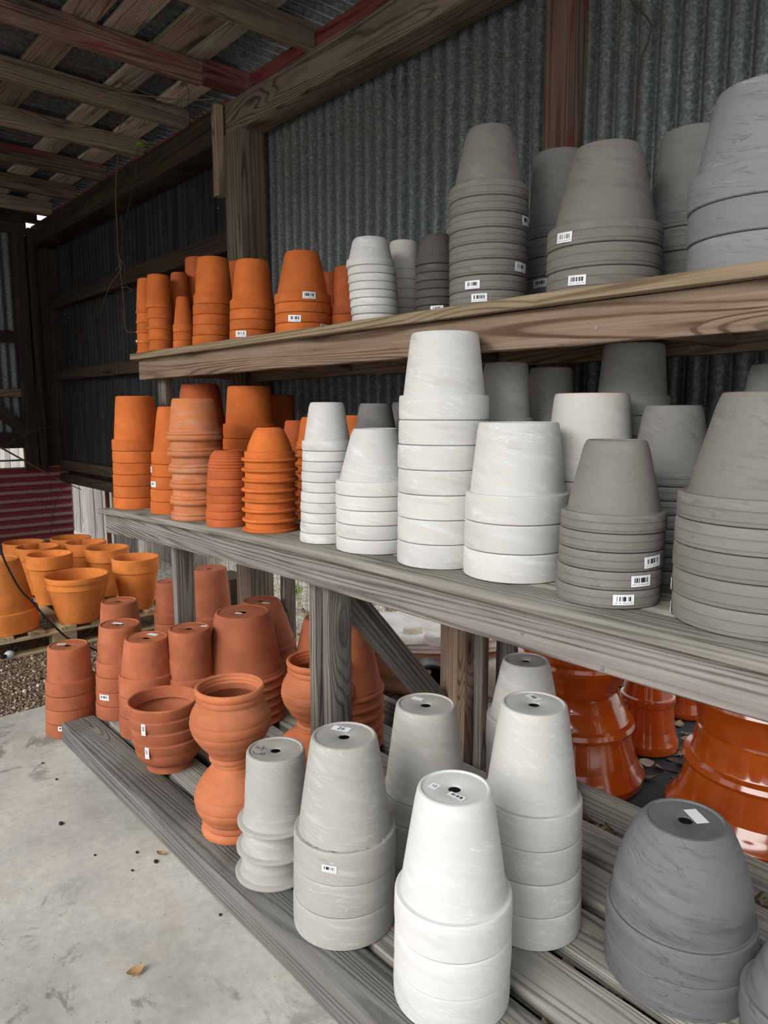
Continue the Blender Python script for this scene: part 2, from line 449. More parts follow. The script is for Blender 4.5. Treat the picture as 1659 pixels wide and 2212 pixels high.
# ------------------------------------------------------------------ pots
def body_curve(kind, rs, rt, p, H, zr, rz):
    """outer profile of the body from the rim's top (rz, zr) to the base (rt, H)"""
    pts = [(rz, zr)]
    if kind in ('band', 'groove', 'step'):
        n = 8
        for i in range(1, n):
            s = i/n
            pts.append((rs+(rt-rs)*(s**1.06), zr+(H-zr)*s))
    elif kind == 'bead':
        for i in range(1, 8):
            s = i/8
            pts.append((rs+(rt-rs)*(s**1.15), zr+(H-zr)*s))
    elif kind == 'moulded':
        pts += [(rz, zr+.0), (rs, p)] if p > zr else []
        for i in range(1, 8):
            s = i/8
            pts.append((rs+(rt-rs)*(s**1.1), p+(H-p)*s))
    elif kind == 'lip':
        pts += [(rz*1.0, p*.97), (rs, p)]
        for i in range(1, 10):
            s = i/10
            pts.append((rs+(rt-rs)*(s**1.35), p+(H-p)*s))
    elif kind == 'dome':
        n = 14
        for i in range(1, n):
            a = i/n
            e = (1-(a**2.1))
            pts.append((rt+(rs-rt)*e, zr+(H-zr)*a))
    elif kind == 'ridged':
        n = 40
        for i in range(1, n):
            a = i/n*PI/2*.93
            q = math.cos(a)
            rip = .0022*math.sin(i/n*9*2*PI)
            pts.append((rt+(rs-rt)*q+rip, zr+(H-zr)*math.sin(a)/math.sin(PI/2*.93)))
    elif kind == 'flange':
        for i in range(1, 8):
            s = i/8
            pts.append((rs+(rt-rs)*s, zr+(H-zr)*s))
    elif kind == 'ring':
        for i in range(1, 8):
            s = i/8
            pts.append((rs+(rt-rs)*s, zr+(H-zr)*s))
    return pts

def pot_meshes(key, kind, R, rt, p, H, hole=None):
    """upside-down flowerpot: mouth at z=0, base at z=H. p = rise of one pot on the next"""
    e = .0012
    if kind in ('band', 'groove', 'dome', 'ridged', 'step'):
        zr = p-.0006
        rs = R*(.93 if kind == 'dome' else .95 if kind == 'ridged' else .88 if kind == 'groove' else .90)
        rim = [(R-.004, .0008), (R-.001, .003)]
        if kind == 'groove':
            for z in (.16, .56):
                rim += [(R-.0005, p*(z-.02)), (R-.0022, p*z), (R-.0022, p*(z+.015)), (R-.0008, p*(z+.05))]
        else:
            rim += [(R, p*.35), (R-.0006, p*.7)]
        rim += [(R*.992, zr-.006), (R*.985, zr-.002), (R*.972, zr)]
        rz = rs
    elif kind == 'bead':
        rs = R*.93; zr = .014; b = .007
        rim = [(R-b+b*math.cos(a), b+b*math.sin(a)) for a in [-PI/2+PI*i/8 for i in range(9)]]
        rz = R*.94
    elif kind == 'ring':
        rs = R*.92; zr = p*.72
        rim = [(R*.95, .0005), (R*.995, p*.08), (R, p*.2), (R*.985, p*.34), (R*.95, p*.42), (R*.952, p*.55), (R*.945, zr)]
        rz = R*.93
    elif kind == 'moulded':
        rs = R*.86; zr = p*.55
        rim = []
        for c0, rr, ra in ((.17, 1., .17), (.43, .975, .12)):
            for i in range(9):
                a = -PI/2+PI*i/8
                rim.append((R*rr-.008+.008*math.cos(a), max(.0004, p*(c0+ra*math.sin(a)))))
        rz = R*.90
    elif kind == 'lip':
        rs = R*.80; zr = .013
        b = .0065
        rim = [(R-b+b*math.cos(a), b+b*math.sin(a)) for a in [-PI/2+PI*i/8 for i in range(9)]]
        rz = R*.885
    elif kind == 'flange':
        rs = R*.80; zr = .040
        rim = [(R-.004, .0004), (R-.0005, .003), (R, .008), (R-.003, .0105), (R*.885, .013), (R*.85, .018), (R*.832, .028)]
        rz = R*.825
    body = body_curve(kind, rs, rt, p, H, zr, rz)
    h0 = hole or max(.009, rt*.17)
    mono = []
    top = [(rt-.0005, H-.006), (rt-.003, H-.0015), (rt-.007, H), (rt*.90, H), (rt*.865, H-.004), (h0*1.25, H-.004), (h0, H-.006)]
    ptop = max(p, .012)
    # cavity: the body shifted down one rise
    cav = [(r+e, z-p) for r, z in body if z-p > zr*1.02]
    if not cav: cav = [(rt+e, max(zr*1.3, H-p-.02))]
    if kind in ('ridged',):
        cav = cav[::3]
    hb = H-.0085
    r0 = cav[0][0] if cav else rs
    rm = rs+e if kind not in ('moulded', 'lip') else rs+e
    inner_zr = rm
    body_loop = [(inner_zr, zr)]+body[0:1]+body[1:]+top+[(h0, hb), (rt*.90, hb), (rt+e*.5, min(hb-.003, H-p+.002))]+list(reversed([c for c in cav if c[1] < min(hb-.005, H-p)]))
    rim_loop = [(rm, .0008)]+rim+[(rz, zr), (rm, zr)]
    if abs(rz-rm) < 1e-4: rim_loop.pop()
    mb = lathe(body_loop, 'body', 56)
    mr = lathe(rim_loop, 'rim', 56)
    return mr, mb

ORD = ['topmost', 'second from top', 'third from top', 'fourth from top', 'fifth from top', 'sixth from top', 'seventh from top', 'eighth from top', 'ninth from top', 'bottom']

def ordinal(i, n):
    if n == 1: return ''
    if i == 0: return 'topmost'
    if i == n-1: return 'bottom'
    if n == 3: return 'middle'
    return ORD[i]

def droop_low(x):
    return -.052*max(0., min(1.3, (-x-1.9)/1.7))**1.5
Z_LOW, Z_UP, Z_DECK, Z_PAL = .995, 1.716, .09, .12

def plane_z(z0, x):
    return Z_LOW+droop_low(x) if z0 == 'low' else z0

def px_radius(C, hw):
    """radius (m) of an upright cylinder at C that looks hw pixels half-wide"""
    d = Vector((C.x-CAM.x, C.y-CAM.y)); D = d.length
    th = math.atan2(d.dot(Vector((RT.x, RT.y))), d.dot(Vector((-cy, sy))))
    z = Vector((C.x, C.y, C.z))-CAM
    k = z.dot(FW)/max(1e-6, (d.dot(Vector((-cy, sy)))))
    lo, hi = .005, .6
    for _ in range(40):
        m = (lo+hi)/2; dl = math.asin(min(.99, m/D))
        w = F*(math.tan(th+dl)-math.tan(th-dl))/2/k
        if w < hw: lo = m
        else: hi = m
    return (lo+hi)/2

def z_front(C, R, px, py):
    """height of the pixel on the camera-facing side of an upright cylinder"""
    d = Vector((C.x-CAM.x, C.y-CAM.y, 0)).normalized()
    P = Vector((C.x, C.y, 0))-d*R
    r = ray(px, py)
    t = (P-Vector((CAM.x, CAM.y, 0))).dot(d)/r.dot(d)
    return CAM.z+t*r.z

MESHCACHE = {}
STACKS = {}

def locate(cx, yb, hw, z0, d=None, front=None):
    zz = plane_z(z0, -2)
    if d is None and front is None:
        R = .1
        for _ in range(25):
            Fp = on(cx, yb, 2, zz)
            dr = Vector((Fp.x, Fp.y, 0)).normalized()
            C = Vector((Fp.x, Fp.y, zz))+dr*R
            zz = plane_z(z0, C.x); C.z = zz
            R = px_radius(C, hw)
        return C, R
    dd = d if d is not None else front+.1
    for _ in range(25):
        P = on(cx, yb, 1, dd)
        zz = plane_z(z0, P.x)
        C = Vector((P.x, dd, zz))
        for _ in range(3):                 # pixel column cx at the stack's own foot
            x_, y_, _z = proj(C)
            P = on(cx, y_, 1, dd); C = Vector((P.x, dd, zz))
        R = px_radius(C, hw)
        if d is None: dd = front+R
    return C, R

def put_sticker(pot, R, z, phi, w, h, tilt=0, mat='sticker', name='price_label', r2=None):
    """curved label on the wall of a pot; phi = angle of its middle (world, radians)"""
    bm = bmesh.new(); uv = bm.loops.layers.uv.new('UVMap')
    n = 8; g = []
    for i in range(n+1):
        row = []
        for j in range(3):
            a = (i/n-.5)*w; b = (j/2-.5)*h
            a2 = a*math.cos(tilt)-b*math.sin(tilt); b2 = a*math.sin(tilt)+b*math.cos(tilt)
            an = phi+a2/R
            row.append((bm.verts.new(((R+.0012)*math.cos(an), (R+.0012)*math.sin(an), z+b2)), i/n, j/2))
        g.append(row)
    for i in range(n):
        for j in range(2):
            q = [g[i][j], g[i+1][j], g[i+1][j+1], g[i][j+1]]
            f = bm.faces.new([v[0] for v in q])
            for l, v in zip(f.loops, q): l[uv].uv = (v[1], v[2])
    me = bpy.data.meshes.new(name); bm.to_mesh(me); bm.free()
    for p in me.polygons: p.use_smooth = True
    return put(name, me, M_[mat], pot)

def flat_sticker(pot, x, y, z, w, h, rot, mat='paper', txt=None, ts=None, name='price_label'):
    bm = bmesh.new(); uv = bm.loops.layers.uv.new('UVMap')
    vs = [bm.verts.new((a*w/2, b*h/2, 0)) for a, b in ((-1, -1), (1, -1), (1, 1), (-1, 1))]
    f = bm.faces.new(vs)
    for l, c in zip(f.loops, ((0, 0), (1, 0), (1, 1), (0, 1))): l[uv].uv = c
    me = bpy.data.meshes.new(name); bm.to_mesh(me); bm.free()
    o = put(name, me, M_[mat], pot, (x, y, z+.0012), (0, 0, rot))
    if txt:
        put('price_number', text_mesh(txt, ts, 'price_number', .0001), M_['ink'], o, (0, 0, .0006))
    return o

def stack(id, cx, yb, hw, n, ysh, rt, yt, z0, kind, mat, a, b, group=None, cxt=None, d=None, front=None,
          st=(), pitch=None, stw=None, jit=.0015, cat='flower pot', name='flower_pot'):
    """a pile of nested upside-down pots measured in the photograph.
    cx, yb, hw: foot of the pile (front, half width); ysh: upper edge of the top pot's rim; rt, yt: half width and front edge of its base"""
    C, R = locate(cx, yb, hw, z0, d, front)
    cxt = cxt if cxt is not None else cx
    z0 = C.z
    dr = Vector((C.x, C.y, 0)).normalized(); side = Vector((dr.y, -dr.x, 0))
    fr = lambda y: cx+(cxt-cx)*max(0, min(1, (yb-y)/(yb-yt)))
    zsh = z_front(C, R, fr(ysh), ysh)
    zt = zsh+.1; Rt = R*.7
    for _ in range(8):
        Rt = px_radius(Vector((C.x, C.y, zt)), rt)
        zt = z_front(C, Rt, fr(yt), yt)
    if pitch: n = max(1, round((zsh-z0)/pitch))
    p = (zsh-z0)/n
    H = zt-z0-(n-1)*p
    # sideways lean of the pile
    P = proj(Vector((C.x, C.y, zt)))
    Q = proj(Vector((C.x, C.y, zt))+side*.1)
    lean = (cxt-P[0])/(Q[0]-P[0])*.1 if Q[0] != P[0] else 0
    lean = max(-.06, min(.06, lean))
    mr, mb = pot_meshes(id, kind, R, Rt, p, H)
    pots = []
    rnd = random.Random(id)
    for i in range(n):            # i = 0 is the topmost
        k = n-1-i
        off = side*(lean*(k*p)/max(.05, zt-z0)) + Vector((rnd.uniform(-jit, jit), rnd.uniform(-jit, jit), 0))*(1 if k else 0)
        lab = ' '.join((ordinal(i, n)+' '+a+' '+b).split())
        t = thing(name, lab, cat, C+off+Vector((0, 0, k*p)), group or (a+'s stacked together' if n > 1 else None))
        rz = math.atan2(-C.y, -C.x)+rnd.uniform(-.6, .6)
        put('rim', mr, M_[mat] if i == 0 else None, t, (0, 0, 0), (0, 0, rz))
        put('body', mb, M_[mat] if i == 0 else None, t, (0, 0, 0), (0, 0, rz))
        pots.append(t)
    S = dict(C=C, R=R, Rt=Rt, p=p, H=H, n=n, pots=pots, zt=zt, lean=lean, side=side, dr=dr)
    STACKS[id] = S
    for s in st:                  # stickers: pixel x, y (and width in px)
        x, y = s[0], s[1]; w = (s[2] if len(s) > 2 else 28)
        best = None
        for i, t in enumerate(pots):
            Cc = Vector(t.location); Cc.z = 0
            dd = Vector((Cc.x, Cc.y, 0)).normalized(); ss = Vector((dd.y, -dd.x, 0))
            lo, hi = -1.45, 1.45
            for _ in range(30):
                m = (lo+hi)/2
                Pp = Cc-dd*R*math.cos(m)+ss*R*math.sin(m)+Vector((0, 0, t.location.z+p*.5))
                if proj(Pp)[0] < x: lo = m
                else: hi = m
            Pp = Cc-dd*R*math.cos(m)+ss*R*math.sin(m)
            r_ = ray(x, y); tt = (Pp.x*dd.x+Pp.y*dd.y)/(r_.x*dd.x+r_.y*dd.y); z = CAM.z+tt*r_.z
            zl = z-t.location.z
            if -0.004 <= zl <= p+.006:
                best = (i, zl, m, dd, ss, tt); break
        if best:
            i, zl, m, dd, ss, tt = best
            vec = -dd*math.cos(m)+ss*math.sin(m)
            phi = math.atan2(vec.y, vec.x)
            depth = (proj(Pp)[2])
            W = w*depth/F/max(.35, math.cos(m)); W = max(.018, min(.05, W))
            hh = min(W*.5, p*.8)
            zl = max(hh*.55, min(p-hh*.6, zl))
            put_sticker(pots[i], R, zl, phi, W, hh, rnd.uniform(-.08, .08))
    return S

# ------------------------------------------------------------------ the shed
def struct(o, label=None, kind='structure'):
    o['kind'] = kind
    if label: o['label'] = label
    return o

def grid_sheet(name, nu, nv, fn, mat, skip=None, thick=.0):
    bm = bmesh.new()
    g = [[bm.verts.new(fn(i, j)) for j in range(nv+1)] for i in range(nu+1)]
    for i in range(nu):
        for j in range(nv):
            if skip and skip(i, j): continue
            bm.faces.new((g[i][j], g[i+1][j], g[i+1][j+1], g[i][j+1]))
    me = bpy.data.meshes.new(name); bm.to_mesh(me); bm.free()
    for p in me.polygons: p.use_smooth = True
    return put(name, me, mat)

# ground outdoors and the slab
bm = bmesh.new()
def quad(bm, x0, x1, y0, y1, z):
    bm.faces.new([bm.verts.new(p) for p in ((x0, y0, z), (x1, y0, z), (x1, y1, z), (x0, y1, z))])
quad(bm, -40, 30, 2.32, 60, -.012); quad(bm, 1.5, 30, -30, 2.32, -.012)
me = finish(bm, 'ground'); struct(put('ground', me, M_['gravel_out']), 'pale gravel yard strewn with leaves behind the shed')
bm = bmesh.new()
quad(bm, -40, -3.3, -30, 2.32, -.02); quad(bm, -3.3, 1.5, .95, 2.32, -.008)
struct(put('ground', finish(bm, 'ground'), M_['gravel']), 'tan gravel left of the concrete slab, around the pallet')
bm = bmesh.new()
vs = bmesh.ops.create_cube(bm, size=1)['verts']
for v in vs:
    v.co = Vector((-3.595 if v.co.x < 0 else 6, -8 if v.co.y < 0 else 1.02, -.12 if v.co.z < 0 else 0))
struct(put('floor', finish(bm, 'floor'), M_['concrete']), 'stained concrete slab floor in front of the platform')

# corrugated back wall, newer sheets right of the column, old stained sheets left of it
WV = .0727
def wall_sheet(name, x0, x1, y, z0, z1, mat, holes=(), amp=.017):
    per = 12
    nu = int((x1-x0)/WV*per)
    zs = sorted(set([z0, z1]+[z0+(z1-z0)*i/6 for i in range(7)]+[h[1]+s for h in holes for s in (-h[2], h[2])]))
    hs = set()
    for hx, hz, r in holes:
        i = int((hx-x0)/(x1-x0)*nu)
        j = min(range(len(zs)-1), key=lambda q: abs((zs[q]+zs[q+1])/2-hz))
        m = max(1, round(2*r/((x1-x0)/nu)))
        for q in range(m): hs.add((i+q, j))
    def fn(i, j):
        x = x0+(x1-x0)*i/nu
        q = (.5+.5*math.sin(2*PI*i/per))**2.2
        return (x, y+amp*(2*q-1), zs[j])
    return grid_sheet(name, nu, len(zs)-1, fn, mat, lambda i, j: (i, j) in hs)

holes = []
for (px_, py_, r) in ((222, 448, .004), (216, 451, .003), (128, 522, .006), (160, 533, .006), (408, 485, .007), (391, 494, .004), (476, 451, .005), (283, 580, .006), (287, 629, .006), (141, 678, .006), (177, 738, .006), (295, 737, .006), (466, 818, .004), (193, 864, .003), (198, 950, .004), (215, 946, .004)):
    p = on(px_, py_, 1, 2.25); holes.append((p.x, p.z, r))
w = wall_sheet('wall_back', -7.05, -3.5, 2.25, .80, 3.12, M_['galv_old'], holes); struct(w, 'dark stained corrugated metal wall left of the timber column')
wr = wall_sheet('wall_back', -3.5, -1.54, 2.25, .80, 2.99, M_['galv']); struct(wr, 'grey corrugated metal wall behind the shelves, left of the wall stud')
w2 = wall_sheet('wall_back', -1.56, -.62, 2.252, .80, 3.4, M_['galv']); struct(w2, 'grey corrugated metal wall right of the wall stud')
w3 = wall_sheet('wall_back', -.64, 2.2, 2.247, .80, 3.4, M_['galv']); struct(w3, 'grey corrugated metal wall at the far right, past the sheet seam')

# ink stamp on the sheet
def stamp(px_, py_, txt, size, dy=-.0115):
    p = on(px_, py_, 1, 2.235)
    o = put('stamped_mark', text_mesh(txt, size, 'stamped_mark', .0003), M_['faint_ink'], wr, (p.x, 2.2405, p.z), (PI/2, 0, 0))
    return o
stamp(853, 184, 'IRON', .034); stamp(872, 168, 'BARN', .034)
p = on(862, 178, 1, 2.236)
bm = bmesh.new()
out_ = [(-.075, -.02), (-.045, -.022), (-.04, -.045), (-.02, -.062), (0, -.068), (.02, -.06), (.034, -.04), (.036, -.005), (.085, -.003), (.088, .03), (.04, .032), (.036, .055), (.0, .075), (-.028, .058), (-.036, .03), (-.075, .022), (-.075, -.02)]
tube(bm, [(x, 0, z) for x, z in out_], .0013, seg=5)
put('stamped_mark', finish(bm, 'stamped_mark'), M_['faint_ink'], wr, (p.x, 2.239, p.z))
stamp(712, 212, 'S', .03); stamp(690, 293, '~ 29 GA', .016); stamp(712, 290, 'GALV', .014)

# roof: flat frame of rafters, skip boards over them, tin on top
RZ = 3.03
raf = [(-2.22, .04, 'roof_wood'), (-2.83, .042, 'roof_wood'), (-3.47, .05, 'roof_red'), (-4.05, .05, 'roof_wood'), (-4.67, .05, 'roof_wood'), (-5.30, .05, 'roof_red'), (-5.92, .05, 'roof_red'), (-6.5, .05, 'roof_wood'), (-1.6, .04, 'roof_wood'), (-.98, .04, 'roof_wood'), (-.36, .04, 'roof_wood')]
rl = ['bare rafter first right of the tall one nearest the beam', 'bare brown roof rafter crossing the upper edge of the picture', 'red-stained roof rafter meeting the red block on the beam', 'long brown roof rafter with a round knot', 'brown roof rafter third left of the red-stained one', 'reddish dark roof rafter near the far wall', 'darkest roof rafter next to the far wall', 'rafter over the far end wall', 'rafter above the galvanised wall', 'rafter over the wall stud', 'rafter over the right end']
for (x, t, m), l in zip(raf, rl):
    struct(boxb('roof_rafter', x-t/2, x+t/2, -.7, 2.08 if x != -3.47 else 1.86, RZ, RZ+.105, 'y', M_[m]), l)
bi = 0
def rb(x0, x1, y0, y1, m, l):
    struct(boxb('roof_board', x0+.003, x1-.003, y0, y1, RZ+.107, RZ+.128, 'x', M_[m]), l)
for y0, y1, m, l in ((1.20, 1.348, 'roof_wood', 'wide brown roof board right of the red rafter, fourth from the wall'), (1.378, 1.518, 'roof_pale', 'pale grained roof board right of the red rafter, third from the wall'), (1.61, 1.769, 'roof_wood', 'wide brown roof board right of the red rafter, second from the wall'), (1.773, 1.886, 'roof_pale', 'pale roof board right of the red rafter, nearest the wall')):
    rb(-3.47, -1.6, y0, y1, m, l); rb(-1.6, -.15, y0, y1, m, l.replace('of the red rafter', 'of the stud'))
for x0, x1, w_ in ((-6.98, -5.3, 'in the far bays'), (-5.3, -3.47, 'left of the red rafter')):
    for y0, y1, m, l in ((1.192, 1.342, 'roof_wood', 'brown roof board '+w_+', third from the wall'), (1.604, 1.75, 'roof_pale', 'tan roof board '+w_+', second from the wall'), (1.89, 2.05, 'roof_pale', 'tan roof board '+w_+', nearest the wall')):
        rb(x0, x1, y0, y1, m, l)
for i, (y0, y1) in enumerate(((.86, 1.0), (.52, .66), (.2, .34), (-.12, .02), (-.45, -.31))):
    rb(-6.98, -3.47, y0, y1, 'roof_wood', 'roof board toward the open side, left part, number %d from the wall' % (i+5)); rb(-3.47, -.15, y0, y1, 'roof_wood', 'roof board toward the open side, right part, number %d from the wall' % (i+5))
# tin roof with ridges running towards the wall
def roof_tin(x0, x1, y0, y1, z):
    per = 10; nu = int((x1-x0)/WV*per)
    return grid_sheet('ceiling', nu, 2, lambda i, j: (x0+(x1-x0)*i/nu, y0+(y1-y0)*j/2, z+.014*(2*(.5+.5*math.sin(2*PI*i/per))**2-1)), M_['galv_roof'])
struct(roof_tin(-7.1, -.1, -.8, 2.34, RZ+.145), 'corrugated tin roof sheets')
# red-painted nailer boards on the beam and the main beam
struct(boxb('roof_beam', -3.60, .2, 2.06, 2.20, 2.87, 3.03, 'x', M_['post_wood']), 'heavy brown roof beam on top of the column, running right')
struct(boxb('roof_beam', -6.98, -3.60, 2.05, 2.22, 2.86, 3.03, 'x', M_['dark_wood']), 'dark roof beam running left of the column into the far corner')
struct(boxb('roof_nailer', -3.38, .2, 2.085, 2.125, 3.03, 3.115, 'x', M_['red_paint']), 'peeling red nailer board above the right beam')
struct(boxb('roof_nailer', -6.6, -3.62, 2.09, 2.125, 3.03, 3.075, 'x', M_['red_paint']), 'red nailer board above the dark left beam')
tag(boxb('rafter_block', -3.475, -3.42, 1.862, 2.11, 3.031, 3.145, 'y', M_['red_block']), 'red-painted timber block at the end of the rafter above the column', 'timber block')
struct(boxb('trim_1', -3.63, -3.585, 2.0, 2.05, 2.56, 3.02, 'z', M_['roof_wood']), 'thin splintered board nailed to the column top')
struct(boxb('timber_column', -3.59, -3.43, 2.05, 2.20, -.01, 2.87, 'z', M_['post_wood']), 'square weathered timber column against the wall')
struct(boxb('wall_stud', -1.595, -1.49, 2.14, 2.235, .8, 3.3, 'z', M_['roof_red']), 'reddish timber stud on the galvanised wall')
for z0, z1, nm in ((2.33, 2.44, 'upper dark wall girt left of the column'), (1.70, 1.79, 'middle dark wall girt left of the column'), (.90, .985, 'lower dark wall girt left of the column'), (.78, .86, 'bottom dark wall board over the bright gap')):
    struct(boxb('wall_girt', -6.95, -3.6, 2.16, 2.235, z0, z1, 'x', M_['dark_wood']), nm)
struct(boxb('wall_girt', -3.43, 1.5, 2.19, 2.24, 1.90, 1.98, 'x', M_['dark_wood']), 'dark wall girt behind the shelves')
struct(boxb('wall_girt', -3.43, 1.5, 2.17, 2.24, .78, .88, 'x', M_['dark_wood']), 'bottom girt of the galvanised wall')

# end wall
def end_sheet(name, y0, y1, z0, z1, mat, x=-7.03):
    per = 8; nu = max(4, int((y1-y0)/WV*per))
    return grid_sheet(name, nu, 2, lambda i, j: (x+.0085*math.sin(2*PI*i/per), y0+(y1-y0)*i/nu, z0+(z1-z0)*j/2), mat)
struct(end_sheet('wall_left', -1.5, 1.99, 1.12, 3.0, M_['galv']), 'corrugated metal end wall at the far left')
struct(boxb('wall_left', -7.03, -6.99, 1.98, 2.26, .92, 2.95, 'z', M_['dark_wood']), 'dark boards in the far corner')
w = wall_sheet('added_shade_wall', -7.05, -5.5, -.75, 0, 3.12, M_['galv_old']); struct(w, 'added unseen corrugated wall shading the left end of the shed')  # unseen wall added to keep front light out of the left corner
struct(boxb('trim_2', -6.99, -6.93, 1.87, 1.98, .90, 2.95, 'z', M_['dark_wood']), 'brown post of the end wall')
struct(boxb('trim_3', -6.99, -6.90, 2.0, 2.05, .90, 3.0, 'z', M_['dark_wood']), 'thin brown post of the end wall near the corner')
struct(boxb('trim_4', -6.99, -6.94, -1.4, 2.0, 2.95, 3.06, 'y', M_['dark_wood']), 'header of the end wall')
struct(boxb('trim_5', -6.985, -6.94, -1.4, 1.87, 2.02, 2.12, 'y', M_['dark_wood']), 'upper rail of the end wall')
struct(boxb('trim_6', -6.985, -6.94, -1.4, 1.90, 1.55, 1.62, 'y', M_['roof_wood']), 'middle pale rail of the end wall')
struct(boxb('trim_7', -6.985, -6.94, -1.4, 2.0, 1.10, 1.24, 'y', M_['dark_wood']), 'bottom rail of the end wall above the white gap')
struct(board('trim_8', (-6.95, 1.45, 1.62), (-6.95, 1.93, 1.22), .10, .04, M_['dark_wood'], up=(0, 1, 1)), 'diagonal brace of the end wall')
struct(boxb('trim_9', -7.0, -6.93, 1.90, 2.0, 1.24, 1.66, 'z', M_['dark_wood']), 'short post beside the diagonal brace')
struct(boxb('trim_10', -6.99, -6.95, .3, 1.97, .985, 1.0, 'y', M_['galv']), 'thin metal rail in the white gap')

struct(boxb('trim_11', -7.0, -6.95, -1.4, 2.10, 3.06, 3.165, 'y', M_['dark_wood']), 'board closing the end wall under the tin')
struct(boxb('trim_12', -7.02, -6.99, 2.10, 2.15, 3.06, 3.10, 'y', M_['dark_wood']), 'short board under the tin near the corner')
# red tin panel low on the end wall (ridges level)
def red_fn(i, j):
    y = .2+(2.26-.2)*j/4; z = -.019+(.93+.019)*i/100
    return (-6.97+.011*math.sin(2*PI*z/.076), y, z)
o = grid_sheet('tin_panel', 100, 4, red_fn, M_['redtin'])
tag(o, 'faded red corrugated tin panel low on the end wall', 'metal panel')
# ------------------------------------------------------------------ shelf rack and platform
rack = thing('shelf_rack', 'two-tier timber display rack of weathered boards along the metal wall', 'shelf rack', (-1.4, 1.7, 0))
dl = droop_low
XL, XR = -3.6, .9
# lower tier
boxb('front_beam', -3.565, XR, 1.31, 1.348, .873, .970, 'x', M_['shelf_grey'], rack, droop=dl, n=40)
boxb('shelf_plank', XL, XR, 1.285, 1.425, .971, Z_LOW, 'x', M_['plank_grey'], rack, droop=dl, n=40)
for i in range(4):
    y = 1.428+i*.165
    boxb('shelf_plank', XL, XR, y, y+.162, .971, Z_LOW, 'x', M_['plank_grey'], rack, droop=dl, n=40)
boxb('rear_beam', -3.565, XR, 2.03, 2.068, .873, .970, 'x', M_['shelf_grey'], rack, droop=dl, n=40)
boxb('end_beam', -3.565, -3.527, 1.349, 2.029, .873+dl(-3.5), .97+dl(-3.5), 'y', M_['shelf_grey'], rack)
# upper tier
XU = -3.70
boxb('front_beam', XU+.03, XR, 1.562, 1.60, 1.585, 1.685, 'x', M_['shelf_brown'], rack, n=40)
boxb('shelf_plank', XU, XR, 1.53, 1.67, 1.686, Z_UP, 'x', M_['shelf_plank'], rack, n=40)
for i in range(4):
    y = 1.673+i*.138
    boxb('shelf_plank', XU, XR, y, y+.135, 1.686, Z_UP, 'x', M_['shelf_plank'], rack, n=40)
boxb('rear_beam', XU+.03, XR, 2.10, 2.138, 1.585, 1.685, 'x', M_['shelf_brown'], rack, n=40)
for x in (-3.64, -2.6, -1.75, -.9, -.05):
    boxb('cross_joist', x-.019, x+.019, 1.601, 2.099, 1.60, 1.685, 'y', M_['shelf_brown'], rack)
# uprights between the tiers and legs
boxb('upright', -3.56, -3.47, 1.61, 1.648, Z_LOW+dl(-3.5), 1.60, 'z', M_['shelf_grey'], rack)
for x in (-1.7, .5):
    boxb('upright', x-.045, x+.045, 2.139, 2.165, .2, 1.66, 'z', M_['shelf_grey'], rack)
boxb('leg', -2.925, -2.887, 1.35, 1.44, Z_DECK, .868, 'z', M_['shelf_grey'], rack)
boxb('leg', -1.825, -1.787, 1.352, 1.445, Z_DECK, .968, 'z', M_['shelf_grey'], rack)
boxb('leg', -1.900, -1.862, 1.352, 1.445, Z_DECK, .968, 'z', M_['shelf_grey'], rack)
boxb('leg', .3, .338, 1.352, 1.445, Z_DECK, .968, 'z', M_['shelf_grey'], rack)
boxb('leg', -1.872, -1.782, 1.955, 1.993, 0, .968, 'z', M_['shelf_brown'], rack)
boxb('leg', -1.781, -1.743, 1.955, 2.045, 0, .968, 'z', M_['shelf_brown'], rack)
boxb('leg', -1.742, -1.70, 2.005, 2.045, 0, .968, 'z', M_['shelf_grey'], rack)
boxb('leg', -3.0, -2.962, 1.96, 2.03, 0, .9, 'z', M_['shelf_grey'], rack)
board('brace', (-1.843, 1.38, .905), (-1.843, 2.03, .17), .095, .036, M_['shelf_grey'], rack, up=(0, 1, 1))
# screws in the beams
def screw(px_, py_, y):
    p = on(px_, py_, 1, y)
    me = lathe([(.0001, .001), (.0045, .0006), (.005, -.001), (.0001, -.001)], 'screw', 10)
    put('screw', me, M_['steel'], rack, p-Vector(rack.location), (PI/2, 0, 0))
for q in ((1287, 709, 1.5605), (1130, 1330, 1.3085), (1127, 1368, 1.3085), (983, 735, 1.5605), (1300, 1445, 1.3085)): screw(*q)

plat = thing('slatted_platform', 'low grey timber platform of long slats beside the concrete floor', 'platform', (-1.2, 1.4, 0))
for y0, y1, z0, m in ((.912, 1.050, .002, 'deck_dark'), (1.072, 1.20, .05, 'deck'), (1.235, 1.385, .05, 'deck'), (1.425, 1.585, .05, 'deck'), (1.625, 1.775, .05, 'deck'), (1.815, 1.955, .05, 'deck')):
    boxb('slat', -3.12, 1.0, y0, y1, z0, Z_DECK, 'x', M_[m], plat, n=36, bev=.005)
boxb('rear_rail', -3.0, 1.0, 2.052, 2.09, .001, .135, 'x', M_['deck'], plat, n=36)
for x in (-2.9, -2.2, -1.5, -.8, -.1):
    boxb('bearer', x-.02, x+.02, 1.055, 2.05, .001, .048, 'y', M_['deck_dark'], plat)

